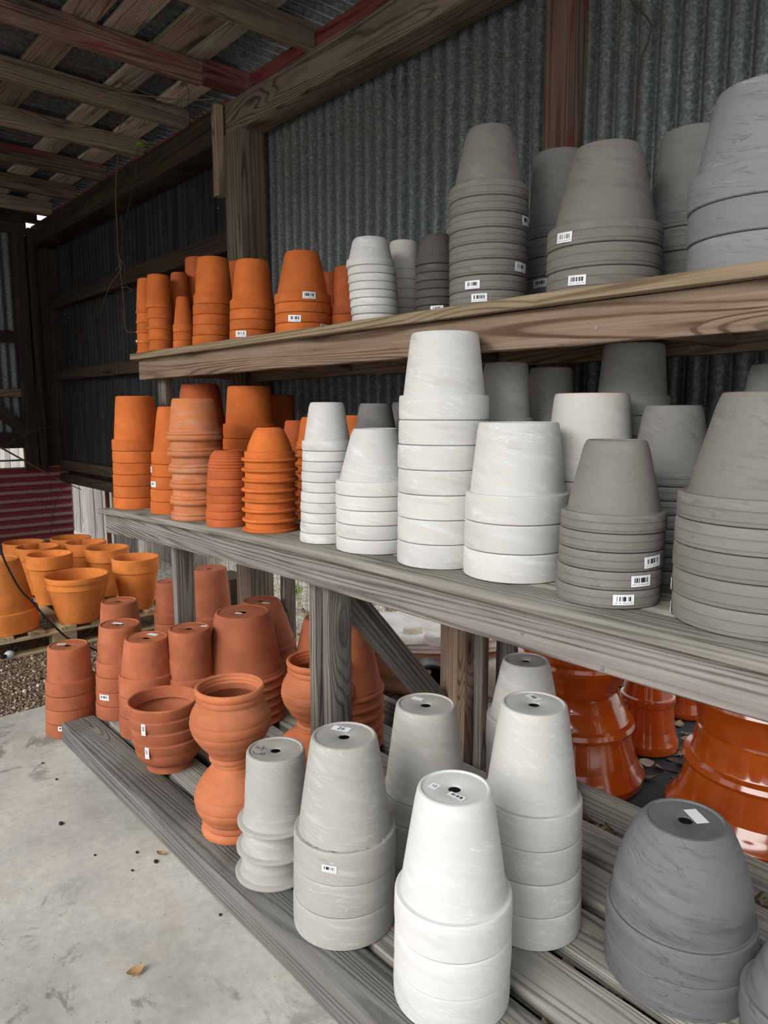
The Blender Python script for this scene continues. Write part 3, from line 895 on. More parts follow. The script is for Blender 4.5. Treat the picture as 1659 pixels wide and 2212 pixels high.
# pallet on the gravel at the left
pal = thing('pallet', 'pale timber pallet on the gravel holding the upright orange pots', 'pallet', (-5.1, 1.5, 0))
for i, (y0, y1) in enumerate(((.62, .72), (.80, .90), (.985, 1.075), (1.16, 1.25), (1.34, 1.43), (1.52, 1.61), (1.70, 1.79), (1.88, 1.98), (2.04, 2.12))):
    boxb('deck_board', -6.0, -4.47, y0, y1, .100, Z_PAL, 'x', M_['pallet'], pal)
for x in (-4.515, -5.2, -5.95):
    boxb('stringer', x-.045, x+.045, .62, 2.12, .08, .099, 'y', M_['pallet'], pal)
    for y in (.66, 1.36, 2.05):
        boxb('block', x-.045, x+.045, y-.07, y+.07, .0, .0795, 'y', M_['pallet'], pal)
    boxb('bottom_board', x-.04, x+.04, .62, 2.12, -.018, -.0005, 'y', M_['pallet'], pal)
# ------------------------------------------------------------------ pots on the upper shelf
T = 'ter'
UPF = 1.565
S = stack
S('T1', 324, 754, 29, 5, 653, 22, 599.5, Z_UP, 'bead', T, 'lipped terracotta pot', 'of the leftmost stack on the upper shelf', cxt=320, d=1.611)
S('T2', 350, 748, 29, 5, 640, 23.5, 591, Z_UP, 'bead', T, 'lipped terracotta pot', 'of the second stack from the left, upper shelf', cxt=340, d=1.589)
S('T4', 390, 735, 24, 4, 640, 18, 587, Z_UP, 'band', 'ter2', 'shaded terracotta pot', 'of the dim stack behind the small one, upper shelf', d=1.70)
S('T3', 398, 747, 24, 3, 699.5, 14, 640, Z_UP, 'band', 'ter', 'small terracotta pot', 'of the shortest stack on the upper shelf', front=UPF)
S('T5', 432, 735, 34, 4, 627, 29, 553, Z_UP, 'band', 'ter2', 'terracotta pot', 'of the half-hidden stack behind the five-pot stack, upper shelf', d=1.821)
S('T6', 460, 742, 44, 5, 632, 34, 552, Z_UP, 'band', T, 'banded terracotta pot', 'of the five-pot stack left of the column, upper shelf', cxt=465, front=UPF)
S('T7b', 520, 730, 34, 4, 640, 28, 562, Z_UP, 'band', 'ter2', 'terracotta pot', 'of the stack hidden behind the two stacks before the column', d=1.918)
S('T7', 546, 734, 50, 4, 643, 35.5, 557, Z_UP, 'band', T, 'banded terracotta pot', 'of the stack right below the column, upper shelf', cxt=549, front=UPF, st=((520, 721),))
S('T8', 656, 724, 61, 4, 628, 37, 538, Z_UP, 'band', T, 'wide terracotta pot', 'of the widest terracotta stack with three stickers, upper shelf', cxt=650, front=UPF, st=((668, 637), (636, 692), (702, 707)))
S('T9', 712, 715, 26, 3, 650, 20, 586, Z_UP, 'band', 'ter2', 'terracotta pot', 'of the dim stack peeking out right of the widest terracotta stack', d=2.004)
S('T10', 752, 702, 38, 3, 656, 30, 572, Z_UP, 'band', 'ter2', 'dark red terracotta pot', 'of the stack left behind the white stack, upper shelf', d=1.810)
S('T12', 872, 688, 33, 7, 560, 30, 516, Z_UP, 'band', 'plainwhite', 'pale clay pot', 'of the slim stack behind the white one, upper shelf', d=1.810)
S('T11', 812, 700, 52, 8, 553, 38, 508, Z_UP, 'band', 'white', 'white clay pot', 'of the eight-pot white stack on the upper shelf', cxt=795, front=UPF)
S('T13', 947, 678, 49, 7, 550, 35, 503, Z_UP, 'band', 'grey_dark', 'dark charcoal pot', 'of the charcoal stack on the upper shelf', cxt=945, front=UPF+.02, st=((944, 662, 25),))
S('T14', 1054, 665, 85, 8, 384, 49, 263, Z_UP, 'groove', 'grey_warm', 'ridged grey pot', 'of the tallest grey stack on the upper shelf', cxt=1057, front=UPF, st=((1136, 478, 26), (1125, 578, 26), (1020, 615, 28), (1035, 643, 30)))
S('T15', 1203, 640, 70, 5, 466, 58, 316, Z_UP, 'groove', 'grey', 'shaded grey pot', 'of the stack between the two big grey stacks', d=1.972, st=((1166, 612, 26),))
S('T16', 1301, 622, 125, 3, 469, 74, 299, Z_UP, 'groove', 'grey_warm', 'wide ridged grey pot', 'of the three-pot stack with two stickers, upper shelf', cxt=1307, front=UPF, st=((1219, 513, 28), (1246, 605, 33)))
S('T17', 1492, 590, 100, 4, 432, 76, 266, Z_UP, 'groove', 'grey', 'big shaded grey pot', 'of the stack behind the rightmost stack, upper shelf', d=1.983)
S('T18', 1640, 562, 166, 3, 336, 117, 159, Z_UP, 'band', 'grey_blue', 'huge grey pot', 'of the rightmost stack on the upper shelf', cxt=1646, front=UPF)

# ------------------------------------------------------------------ pots on the lower shelf
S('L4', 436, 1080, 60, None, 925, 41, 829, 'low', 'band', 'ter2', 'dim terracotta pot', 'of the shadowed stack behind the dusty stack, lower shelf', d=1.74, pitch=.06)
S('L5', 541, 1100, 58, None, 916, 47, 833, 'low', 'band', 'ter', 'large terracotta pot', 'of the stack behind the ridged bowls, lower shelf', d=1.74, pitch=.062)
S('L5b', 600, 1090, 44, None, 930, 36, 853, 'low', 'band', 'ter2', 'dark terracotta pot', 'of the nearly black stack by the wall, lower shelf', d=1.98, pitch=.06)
S('L1', 300, 1101.5, 54, 6, 950, 42, 855, 'low', 'band', 'ter', 'banded terracotta pot', 'of the leftmost stack on the lower shelf', cxt=295)
S('L2', 374, 1112.5, 48, 5, 977, 31, 878, 'low', 'band', 'ter', 'tapered terracotta pot', 'of the stack second from the left, lower shelf', cxt=378, st=((324, 1014, 20), (330, 1046, 20)))
S('L3', 430, 1128, 60, 6, 917, 46, 860, 'low', 'moulded', 'ter_dust', 'dusty moulded-rim terracotta pot', 'of the leaning dusty stack on the lower shelf', cxt=415)
S('L6', 494, 1141.5, 48, 7, 1019, 26, 973, 'low', 'ridged', 'ter2', 'ribbed dome terracotta pot', 'of the ribbed stack on the lower shelf', cxt=497)
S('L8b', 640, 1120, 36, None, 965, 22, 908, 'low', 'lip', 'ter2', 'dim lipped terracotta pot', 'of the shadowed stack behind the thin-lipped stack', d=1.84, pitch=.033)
S('L8a', 672, 1120, 34, None, 955, 20, 901, 'low', 'lip', 'ter', 'small lipped terracotta pot', 'of the stack tucked behind the slim white stack', d=1.70, pitch=.033)
S('L8c', 768, 1120, 34, None, 955, 26, 897, 'low', 'band', 'ter', 'terracotta pot', 'of the stack glimpsed between two white stacks, lower shelf', d=1.82, pitch=.045)
S('L7', 585, 1154.5, 61, 8, 977, 29, 924, 'low', 'lip', 'ter', 'thin-lipped terracotta pot', 'of the eight-lipped stack on the lower shelf', cxt=582)
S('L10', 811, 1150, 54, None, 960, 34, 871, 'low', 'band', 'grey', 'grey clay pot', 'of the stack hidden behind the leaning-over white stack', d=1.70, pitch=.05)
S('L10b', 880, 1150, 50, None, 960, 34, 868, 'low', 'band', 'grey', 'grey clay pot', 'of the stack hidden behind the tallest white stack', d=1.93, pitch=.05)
S('L9', 702, 1177, 54, 10, 953, 37, 868.5, 'low', 'band', 'white', 'slim white clay pot', 'of the ten-pot white stack on the lower shelf', cxt=711)
S('L11', 812, 1200, 86, 5, 1043, 50, 926, 'low', 'band', 'white', 'white tapered pot', 'of the five-pot white stack on the lower shelf', cxt=811)
S('L12', 952, 1225, 95, 7, 852, 73, 712, 'low', 'band', 'white', 'large white marbled pot', 'of the tallest white stack, overlapping the upper shelf', cxt=961, d=1.468)
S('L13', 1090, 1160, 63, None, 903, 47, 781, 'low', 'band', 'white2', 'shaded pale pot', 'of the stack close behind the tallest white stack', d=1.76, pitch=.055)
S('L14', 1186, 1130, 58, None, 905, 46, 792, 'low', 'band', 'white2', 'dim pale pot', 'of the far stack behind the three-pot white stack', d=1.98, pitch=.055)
S('L15', 1110, 1263, 112, 3, 1073, 88, 912.5, 'low', 'band', 'white', 'wide white pot', 'of the three-pot white stack on the lower shelf', cxt=1127)
S('L16', 1270, 1190, 103, None, 994, 82, 848, 'low', 'band', 'plainwhite', 'wide pale pot', 'of the stack behind the ridged grey stack, lower shelf', d=1.75, pitch=.06)
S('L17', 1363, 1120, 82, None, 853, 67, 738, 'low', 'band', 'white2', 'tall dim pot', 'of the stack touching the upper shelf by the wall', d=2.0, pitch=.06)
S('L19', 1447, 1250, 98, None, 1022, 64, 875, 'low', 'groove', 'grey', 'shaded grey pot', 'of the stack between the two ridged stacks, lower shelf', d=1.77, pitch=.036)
S('L18', 1309, 1316.5, 114, 5, 1114, 68, 952, 'low', 'groove', 'grey_warm', 'ridged grey pot', 'of the five-pot stack with three stickers, lower shelf', cxt=1340, st=((1410, 1213, 34), (1385, 1255, 36), (1347, 1296, 40)))
S('L21', 1668, 1290, 92, None, 930, 64, 784, 'low', 'groove', 'grey', 'dim grey pot', 'of the stack behind the big one, right edge', d=1.85, pitch=.05)
S('L20', 1632, 1387, 200, 5, 1083, 118, 844, 'low', 'groove', 'grey_warm', 'big ridged grey pot', 'of the rightmost front stack on the lower shelf', cxt=1668, st=((1449, 1265, 30), (1437, 1316, 30)))

# ------------------------------------------------------------------ pots on the platform and floor
C_ = 'ter_clay'
s = S('P1', 156, 1596, 55, 4, 1477, 45.5, 1403.5, 0.0, 'band', C_, 'terracotta pot', 'of the stack on the concrete at the platform corner', cxt=153, st=((137, 1574, 20),))
def top_tag(s, px_, py_, w, h, rot, mat='paper', txt=None, ts=None):
    t = s['pots'][0]
    zt = t.location.z+s['H']-.004
    p = on(px_, py_, 2, zt)
    flat_sticker(t, p.x-t.location.x, p.y-t.location.y, s['H']-.004, w, h, rot, mat, txt, ts)
top_tag(s, 133, 1392, .036, .028, .9, 'sticker')
s = S('P2b', 263, 1490, 52, 3, 1395, 40, 1306, -.007, 'band', C_, 'terracotta pot', 'of the farther of two stacks near the pallet corner', d=1.40)
s = S('P2', 264, 1558, 55, 4, 1436, 46, 1358, Z_DECK, 'band', C_, 'terracotta pot', 'of the four-pot stack at the platform end', st=((225, 1507, 20),))
top_tag(s, 254, 1347, .05, .022, .5)
s = S('P19a', 372, 1372, 38, 2, 1328, 31, 1262, -.007, 'band', C_, 'terracotta pot', 'of the stack half hidden by the left rack leg')
s = S('P19b', 457, 1400, 50, 2, 1336, 38, 1234, -.007, 'band', C_, 'terracotta pot', 'of the stack right behind the left rack leg')
s = S('P4', 416, 1560, 52, 2, 1472, 46.5, 1368, Z_DECK, 'band', C_, 'terracotta pot', 'of the stack in front of the left rack leg', d=1.316)
top_tag(s, 441, 1353, .028, .018, .6)
s = S('P6', 566, 1485, 74, 4, 1390, 41, 1306, Z_DECK, 'ring', C_, 'sunlit terracotta pot', 'of the stack behind the big terracotta stack', d=1.80)
top_tag(s, 574, 1303, .04, .02, .5)
s = S('P18b', 700, 1490, 64, 3, 1415, 42, 1345, Z_DECK, 'ring', C_, 'terracotta pot', 'of the stack half hidden behind the middle rack legs', d=1.88)
s = S('P3', 324, 1601, 64, 3, 1469, 48.5, 1389, Z_DECK, 'band', C_, 'terracotta pot', 'of the three-pot stack behind the bowls', cxt=320, st=((386, 1468, 16),))
top_tag(s, 330, 1371, .05, .026, .4)
s = S('P5', 530, 1582, 89, 6, 1466, 60, 1336, Z_DECK, 'ring', C_, 'wide terracotta pot', 'of the big ringed stack behind the jars', cxt=527)
top_tag(s, 515, 1325, .03, .018, .6)
s = S('P18', 742, 1640, 88, 6, 1502, 56, 1366, Z_DECK, 'ring', C_, 'wide terracotta pot', 'of the ringed stack right of the middle rack legs', cxt=742)
s = S('P10', 595, 1930, 85, 3, 1759, 64, 1646, Z_DECK, 'flange', 'white2', 'flanged grey pot', 'of the flared-rim stack beside the terracotta jars', cxt=605, group='flanged grey pots')
t = s['pots'][0]
p = on(572, 1617, 2, t.location.z+s['H']-.003)
bm = bmesh.new()
for ps in ([(-.030, .0, 0), (.006, .002, 0)], [(-.008, .014, 0), (-.004, -.014, 0)], [(-.03, .012, 0), (-.018, -.001, 0)], [(-.026, -.022, 0), (-.018, -.034, 0), (-.006, -.036, 0), (.004, -.028, 0), (.010, -.024, 0), (.012, -.034, 0), (.004, -.036, 0), (.002, -.028, 0)]):
    tube(bm, smooth_path(ps, 5), .0007, seg=5)
put('handwriting', finish(bm, 'handwriting'), M_['ink'], t, (p.x-t.location.x, p.y-t.location.y, s['H']-.0035), (0, 0, .6))
s = S('P11', 744, 2057, 109, 3, 1846, 72, 1620, Z_DECK, 'band', 'white2', 'pale marbled pot', 'of the stack with one barcode sticker, front edge of platform', cxt=746, st=((711, 1877, 31),))
top_tag(s, 737, 1575, .05, .027, .45, txt='26', ts=.022)
s = S('P12', 918, 1936, 95, 3, 1748, 65, 1546, Z_DECK, 'band', 'white2', 'weathered pale pot', 'of the stack left of the rear rack leg', d=1.45, cxt=918)
top_tag(s, 902, 1510, .036, .022, .3)
s = S('P15', 1130, 1780, 82, 3, 1577, 51, 1441, Z_DECK, 'band', 'white3', 'slim white pot', 'of the farthest white stack on the platform', d=1.86, cxt=1132)
s = S('P14', 1143, 2056, 108, 4, 1769, 73, 1546, Z_DECK, 'band', 'white3', 'white marbled pot', 'of the four-pot stack behind the brightest stack', cxt=1147)
top_tag(s, 1153, 1507, .045, .025, -.25, txt='46', ts=.02)
s = S('P13', 973, 2243, 126, 3, 2005, 82, 1744, Z_DECK, 'band', 'bright', 'bright white marbled pot', 'of the frontmost stack on the platform', cxt=986)
top_tag(s, 986, 1721, .042, .018, .1, 'sticker')
top_tag(s, 938, 1699, .022, .024, .1, txt='12', ts=.013)
s = S('P16', 1455, 2202, 168, 2, 2056, 96, 1812, Z_DECK, 'dome', 'grey_dome', 'rounded dark grey pot', 'of the dome-shaped pair at the right', cxt=1468)
top_tag(s, 1504, 1764, .06, .032, -.6)
s = S('P17', 1728, 2385, 155, 2, 2250, 84, 2075, Z_DECK, 'band', 'grey_dome', 'grey pot', 'cut off at the bottom right corner', cxt=1735)

# ------------------------------------------------------------------ lathed one-offs
def single(name, label, cat, loops, mat, C, group=None, rz=0, parts=None, seg=64):
    t = thing(name, label, cat, C, group)
    for nm, lp in loops:
        put(nm, lathe(lp, nm, seg), M_[mat], t, (0, 0, 0), (0, 0, rz))
    return t

def upright_pot(Rr, Rb, H, rimh, wall=.012, flare=False):
    rs = Rr*.93
    if flare:
        rim = [(rs-wall, H-.001-rimh), (rs, H-rimh), (Rr*.955, H-rimh+.002), (Rr*.965, H-rimh*.55), (Rr*.985, H-rimh*.5), (Rr, H-rimh*.35), (Rr, H-rimh*.12), (Rr-.003, H-.001), (Rr-.008, H), (Rr-wall-.003, H-.003), (rs-wall+.004, H-rimh*.6)]
    else:
        rim = [(rs-wall, H-.001-rimh), (rs, H-rimh), (Rr*.985-.002, H-rimh+.001), (Rr*.987, H-rimh+.004), (Rr, H-.004), (Rr-.003, H), (Rr-wall, H-.001), (Rr-wall-.003, H-.006)]
    body = [(.014, 0), (Rb-.004, 0), (Rb, .004)]
    for i in range(1, 8):
        s_ = i/8; body.append((Rb+(rs-Rb)*s_**.95, H*s_*(1-rimh/H)))
    body += [(rs, H-rimh), (rs-wall, H-rimh-.001), (Rb-wall, .022), (.014, .022)]
    return [('rim', rim), ('body', body)]

def pallet_pot(label, cx, yr, hw, flare=False, Hm=None, rb=.66, yb=None, bx=None, mat='ter_pal', rimf=.27):
    """upright pot on the pallet, found from its rim: front edge yr at cx, half width hw"""
    zr = Z_PAL+(Hm or .30)
    for _ in range(12):
        R_ = .12
        for _ in range(20):
            Fp = on(cx, yr, 2, zr); dr = Vector((Fp.x, Fp.y, 0)).normalized()
            C = Vector((Fp.x, Fp.y, zr))+dr*R_; R_ = px_radius(C, hw)
        if yb is None: break
        zb = z_front(C, R_*rb, bx or cx, yb)
        zr += (Z_PAL-zb)*.8
    H = zr-Z_PAL
    C.z = Z_PAL
    return single('flower_pot', label, 'flower pot', upright_pot(R_, R_*rb, H, H*rimf, flare=flare), mat, C, 'upright pots on the pallet'), R_, H, C
pp = []
t, R_, H_, C0 = pallet_pot('upright terracotta pot nearest the left rack leg, right end of the pallet', 293, 1212, 52, yb=1319, bx=292)
HP = H_
for lab, cx, yr, hw in (('upright terracotta pot behind the wide bowl-like pot on the pallet', 231.5, 1190, 48.5),
                        ('upright dark-sided terracotta pot between the upturned pot and the wide pot', 107, 1204, 51.5),
                        ('upright terracotta pot on the pallet, second of the far right row', 185.5, 1177, 46),
                        ('upright terracotta pot farthest back on the pallet, by the red tin', 153, 1167, 45),
                        ('upright terracotta pot in the middle of the left row on the pallet', 81.5, 1187, 49.5),
                        ('upright terracotta pot at the back of the left row on the pallet', 51.5, 1177, 46.5)):
    pallet_pot(lab, cx, yr, hw, Hm=HP)
pallet_pot('wide bowl-like terracotta pot with a rolled rim at the pallet front', 166.5, 1253.5, 71.5, flare=True, yb=1349, bx=172, rb=.62, rimf=.26, mat='ter_pal')
# upturned pot at the left edge
S('PA', 3, 1378, 88, 1, 1333, 53, 1215, Z_PAL, 'band', 'ter_pal', 'upturned terracotta pot', 'at the left edge of the pallet behind the cable')

# bowls nested upright
def bowl_meshes(R, Rf, H, hb, foot):
    w = .011
    out = [(Rf*.55, .0), (Rf, 0), (Rf, .004), (Rf*.93, foot), (Rf*.95, foot+.004)]
    n = 12
    for i in range(n+1):
        a = i/n*PI/2
        out.append((Rf*.95+(R*.925-Rf*.95)*math.sin(a), foot+.006+(H-hb-foot-.006)*(1-math.cos(a))))
    ins = [(R*.925-w, H-hb)]
    for i in range(n, -1, -1):
        a = i/n*PI/2
        ins.append(((R*.925-w)*math.sin(a)*.99+.012, foot+.012+(H-hb-foot-.012)*(1-math.cos(a))))
    body = out+ins+[(Rf*.55, foot*.6)]
    rim = [(R*.925-w, H-hb), (R*.925, H-hb), (R*.955, H-hb*.75), (R*.985, H-hb*.4), (R, H-hb*.12), (R-.003, H-.001), (R-.007, H), (R-w, H-.003)]
    return lathe(rim, 'rim', 64), lathe(body, 'body', 64)
C, Rf = locate(368, 1672, 50, Z_DECK)
zr4 = z_front(C, px_radius(C, 78), 372, 1612)
Rb_ = px_radius(Vector((C.x, C.y, .4)), 80)
ztop = z_front(C, Rb_, 356, 1537)
pit = (ztop-zr4)/3; Hb = zr4-Z_DECK
mr, mb = bowl_meshes(Rb_, Rf, Hb, pit*.97, .022)
drc = Vector((C.x, C.y, 0)).normalized(); sd = Vector((drc.y, -drc.x, 0))
lean_b = (356-364)/80*Rb_
for i in range(4):
    k = 3-i
    o = thing('bowl', ['topmost open terracotta bowl of the nested bowls on the platform', 'second terracotta bowl from the top with a sticker, nested bowls', 'third terracotta bowl from the top, nested bowls on the platform', 'bottom footed terracotta bowl with a sticker, nested bowls'][i], 'bowl', C+Vector((0, 0, k*pit))+sd*(lean_b*k/3), 'nested terracotta bowls')
    put('rim', mr, M_['ter_clay'] if i == 0 else None, o); put('body', mb, M_['ter_clay'] if i == 0 else None, o)
    if i in (1, 3):
        vec = -drc*math.cos(.62)-sd*math.sin(.62)
        put_sticker(o, Rb_*1.0, Hb-pit*.55, math.atan2(vec.y, vec.x), .017, pit*.95, 0)

# ring-turned jars, one mouth up on top of one mouth down
def jar_profile(R, H, rm, rf):
    w = .010
    pts = [(rf*.5, 0), (rf, 0), (rf*1.02, .006), (rf*.97, .016)]
    n = 26
    for i in range(n+1):
        s_ = i/n
        z = .016+(H*.80-.016)*s_
        sh = math.sin(PI*min(1, (s_*.86+.06)))**.8 if s_ < 1 else 0
        base_r = rf*.97+(R-rf*.97)*math.sin(min(1, s_/.62)*PI/2)**1.15 if s_ < .62 else R-(R-rm*.93)*((s_-.62)/.38)**2.0
        if i % 5 == 3: base_r -= .0026
        pts.append((base_r, z))
    top = H
    pts += [(rm*.93, H*.82), (rm*.97, H*.83), (rm*.97, H*.86), (rm*.92, H*.885)]
    col = [(rm*.92-w, H*.885), (rm*.92, H*.885), (rm*.95, H*.90), (rm*.99, H*.93), (rm, H*.965), (rm*.98, H*.99), (rm*.94, H), (rm*.88, H*.985), (rm*.885, H*.95), (rm*.855, H*.93), (rm*.86, H*.90)]
    ins = [(rm*.92-w, H*.885)]
    for i in range(10, -1, -1):
        s_ = i/10
        z = .02+(H*.80-.02)*s_
        r_ = rf*.97+(R-rf*.97)*math.sin(min(1, s_/.62)*PI/2)**1.15 if s_ < .62 else R-(R-rm*.93)*((s_-.62)/.38)**2.0
        ins.append((r_-w, z))
    ins.append((rf*.5, .02))
    return [('collar', col), ('body', pts+ins)]
def flip(loops, H): return [(n_, [(r, H-z) for r, z in lp]) for n_, lp in loops]
C, Rm = locate(511, 1828, 74, Z_DECK)
zmid = z_front(C, Rm*.6, 497, 1656)
Hj = zmid-Z_DECK
zt = z_front(C, Rm, 505, 1507)
Rbul = px_radius(C+Vector((0, 0, .5)), 90)
rmu = px_radius(C+Vector((0, 0, .6)), 77)
rfu = px_radius(C+Vector((0, 0, .35)), 47)
single('jar', 'upside-down round terracotta jar carrying the open jar, edge of platform', 'jar', flip(jar_profile(Rbul, Hj, Rm, rfu), Hj), 'ter_jar', C, 'round terracotta jars')
Cu = C+Vector((0, 0, Hj+.0005))-Vector((Vector((C.x, C.y, 0)).normalized().y, -Vector((C.x, C.y, 0)).normalized().x, 0))*.006
single('jar', 'open round terracotta jar on top of the upside-down one', 'jar', jar_profile(Rbul, zt-zmid, rmu, rfu*1.04), 'ter_jar', Cu, 'round terracotta jars')
C, Rf9 = locate(690, 1720, 64, Z_DECK, d=1.585)
zm9 = z_front(C, Rf9*.6, 690, 1580)
z9 = z_front(C, px_radius(C+Vector((0, 0, .5)), 70), 688, 1446)
R9 = px_radius(C+Vector((0, 0, .5)), 82); r9 = px_radius(C+Vector((0, 0, .6)), 70); rf9 = R9*.56
single('jar', 'shaded upside-down terracotta jar behind the middle rack legs', 'jar', flip(jar_profile(R9, zm9-Z_DECK, Rf9, rf9), zm9-Z_DECK), 'ter_jar', C, 'round terracotta jars')
single('jar', 'shaded open terracotta jar half hidden by the middle rack legs', 'jar', jar_profile(R9, z9-zm9, r9, rf9*1.04), 'ter_jar', C+Vector((0, 0, zm9-Z_DECK+.0005)), 'round terracotta jars')

# glazed planters: one mouth up standing on one mouth down
def glazed(R, rb, H):
    """mouth-down: flared foot at z=0, base at z=H"""
    out = [(R*.93, 0), (R*.985, .006), (R, .03*H/.3), (R*.985, H*.12), (R*.94, H*.17), (R*.93, H*.19), (R*.915, H*.21), (R*.87, H*.28)]
    n = 5
    for i in range(n): out.append((R*(.87-.10*i/n)-.0, H*(.28+.30*i/n)))
    out += [(R*.775, H*.58), (R*.83, H*.60), (R*.845, H*.64), (R*.82, H*.685), (R*.755, H*.70), (R*.74, H*.72)]
    out += [(R*.74+(rb-R*.74)*.4, H*.84), (R*.74+(rb-R*.74)*.55, H*.86), (R*.74+(rb-R*.74)*.62, H*.88), (rb, H-.006), (rb-.006, H)]
    ins = [(.02, H), (.02, H-.02), (rb-.02, H-.02), (R*.72, H*.6), (R*.82, H*.2), (R*.90, .004)]
    return [('body', out+ins)]
def glazed_pair(cx, yb, hw, yj, rbw, la, lb, d=None, top=True):
    C, R_ = locate(cx, yb, hw, 0.004, d)
    rb_ = px_radius(C+Vector((0, 0, .3)), rbw)
    zj = z_front(C, rb_, cx, yj); H = zj
    g = glazed(R_, rb_, H)
    single('glazed_planter', la, 'planter', g, 'glaze', C, 'orange glazed planters')
    if top:
        single('glazed_planter', lb, 'planter', flip(g, H), 'glaze', C+Vector((0, 0, H+.001)), 'orange glazed planters', rz=1)
glazed_pair(1232, 1742, 154, 1517, 92, 'glossy orange planter, mouth down, just behind the platform rail', 'glossy orange planter standing on the one behind the platform rail')
glazed_pair(1632, 1874, 222, 1630, 158, 'glossy orange planter, mouth down, nearest the right edge', 'glossy orange planter on top of the one nearest the right edge')
glazed_pair(1392, 1637, 72, 1462, 48, 'bright orange glazed planter behind, between the two big pairs', 'orange glazed planter on the smaller pair between the big pairs')
glazed_pair(1478, 1557, 46, 1440, 32, 'small far orange glazed planter glimpsed right of the smaller pair', 'orange glazed planter on the farthest pair')
# ------------------------------------------------------------------ outdoors behind the rack
bm = bmesh.new(); quad(bm, -1.9, .9, 2.12, 3.6, .0)
tag(put('ground_cloth', finish(bm, 'ground_cloth'), M_['mat']), 'black ground cloth under the orange glazed planters', 'ground cloth')

def stone(name, label, cat, C, size, seed, mat='rock', flat=1., sub=4, rot=0, group=None):
    bm = bmesh.new(); bmesh.ops.create_icosphere(bm, subdivisions=sub, radius=1)
    rnd = random.Random(seed)
    ph = [(rnd.uniform(-3, 3), rnd.uniform(-3, 3), rnd.uniform(-3, 3), rnd.uniform(0, 6)) for _ in range(14)]
    for v in bm.verts:
        q = v.co.copy()
        q.z = max(-.62, min(.62, q.z))/.62
        r = 1+sum(math.sin(q.x*a+q.y*b+q.z*c+d) for a, b, c, d in ph)*.022
        l = math.hypot(q.x, q.y)
        if l > 1e-3: q.x, q.y = q.x/l*min(1, l*1.15)*r, q.y/l*min(1, l*1.15)*r
        ld = sum(math.sin(q.z*c*3+q.x*a+d) for a, b, c, d in ph[:5])*.02*(1 if abs(q.z) < .95 else .2)
        v.co = Vector((q.x*(1+ld)*size[0], q.y*(1+ld)*size[1], q.z*size[2]+sum(math.sin(q.x*a*2.2+q.y*b*2+d) for a, b, c, d in ph[5:])*size[2]*.035))
    return tag(put(name, finish(bm, name, 50), M_[mat], None, C, (0, 0, rot)), label, cat, group)
RA = math.atan2(.748, .664)
stone('rock_slab', 'upper pale limestone slab seen behind the rack brace', 'rock', (-2.60, 2.60, .265), (.60, .27, .045), 3, rot=RA)
stone('rock_slab', 'lower brown limestone slab under the pale one', 'rock', (-2.58, 2.63, .11), (.54, .245, .11), 5, 'rock_brown', rot=RA)
stone('rock_slab', 'white limestone slab right of the rear rack leg', 'rock', (-2.10, 2.88, .09), (.24, .16, .10), 11, rot=RA)
stone('rock', 'small tan stone lying on the limestone slab', 'rock', on(955, 1378, 2, .325), (.085, .06, .028), 8, sub=3, rot=RA)
stone('rock', 'second small pale stone on the limestone slab', 'rock', on(893, 1362, 2, .32), (.05, .04, .02), 9, sub=3, rot=RA)
# black nursery pot lying on its side
bp = on(935, 1480, 1, 2.16)
blk = thing('nursery_pot', 'black plastic nursery pot lying on its side by the limestone', 'flower pot', bp)
me = lathe([(r*1.25, z*1.25) for r, z in [(.062, 0), (.070, .004), (.073, .014), (.069, .022), (.066, .024), (.055, .15), (.010, .152), (.010, .147), (.052, .145), (.062, .02)]], 'body', 40)
put('body', me, M_['black'], blk, (0, 0, 0), Vector((-.75, .62, -.05)).to_track_quat('Z', 'Y'))
stone('rock', 'pale stone resting in the black nursery pot', 'rock', bp+Vector((-.02, .012, -.032)), (.04, .035, .028), 21, sub=3)
# cut timber and iron post by the column
tag(boxb('timber_offcut', -4.48, -4.22, 2.36, 2.52, -.01, .30, 'z', M_['dark_wood']), 'short dark cut timber standing left of the column foot', 'timber')
tag(boxb('iron_stake', -4.09, -4.06, 2.36, 2.39, -.01, 1.2, 'z', M_['rust']), 'rusty iron stake beside the column foot', 'stake')
tag(boxb('iron_stake', -6.33, -6.30, 2.33, 2.36, -.01, .95, 'z', M_['rust']), 'rusty iron stake beside the bleached post at the left', 'stake')
struct(boxb('yard_post', -6.30, -6.08, 2.38, 2.50, -.01, 1.1, 'z', M_['bleached']), 'bleached timber post behind the left gap')
# yard fence far behind
fn = thing('yard_fence', 'pale weathered board fence outside the gap under the dark wall', 'fence', (-7, 2.9, 0))
for i in range(34):
    x = -13.5+i*.24
    boxb('fence_board', x, x+.215, 2.9+(i % 3)*.006, 2.922+(i % 3)*.006, -.012, 1.35+.05*math.sin(i*2.3), 'z', M_['bleached'], fn, bev=.002, n=3)
for z in (.35, 1.15): boxb('rail', -13.5, -5.4, 2.94, 2.99, z, z+.09, 'x', M_['bleached'], fn)
# wire mesh between the pallet and the yard
bm = bmesh.new()
for i in range(26):
    x = -5.9+i*.1; tube(bm, [(x, 2.62, 0), (x+.01, 2.62, .9)], .0016, seg=4)
for j in range(10):
    tube(bm, [(-5.9, 2.62, .03+j*.09), (-3.4, 2.62, .03+j*.09)], .0016, seg=4)
tag(put('wire_fence', finish(bm, 'wire_fence'), M_['steel']), 'rusty wire mesh fence behind the pallet', 'fence')
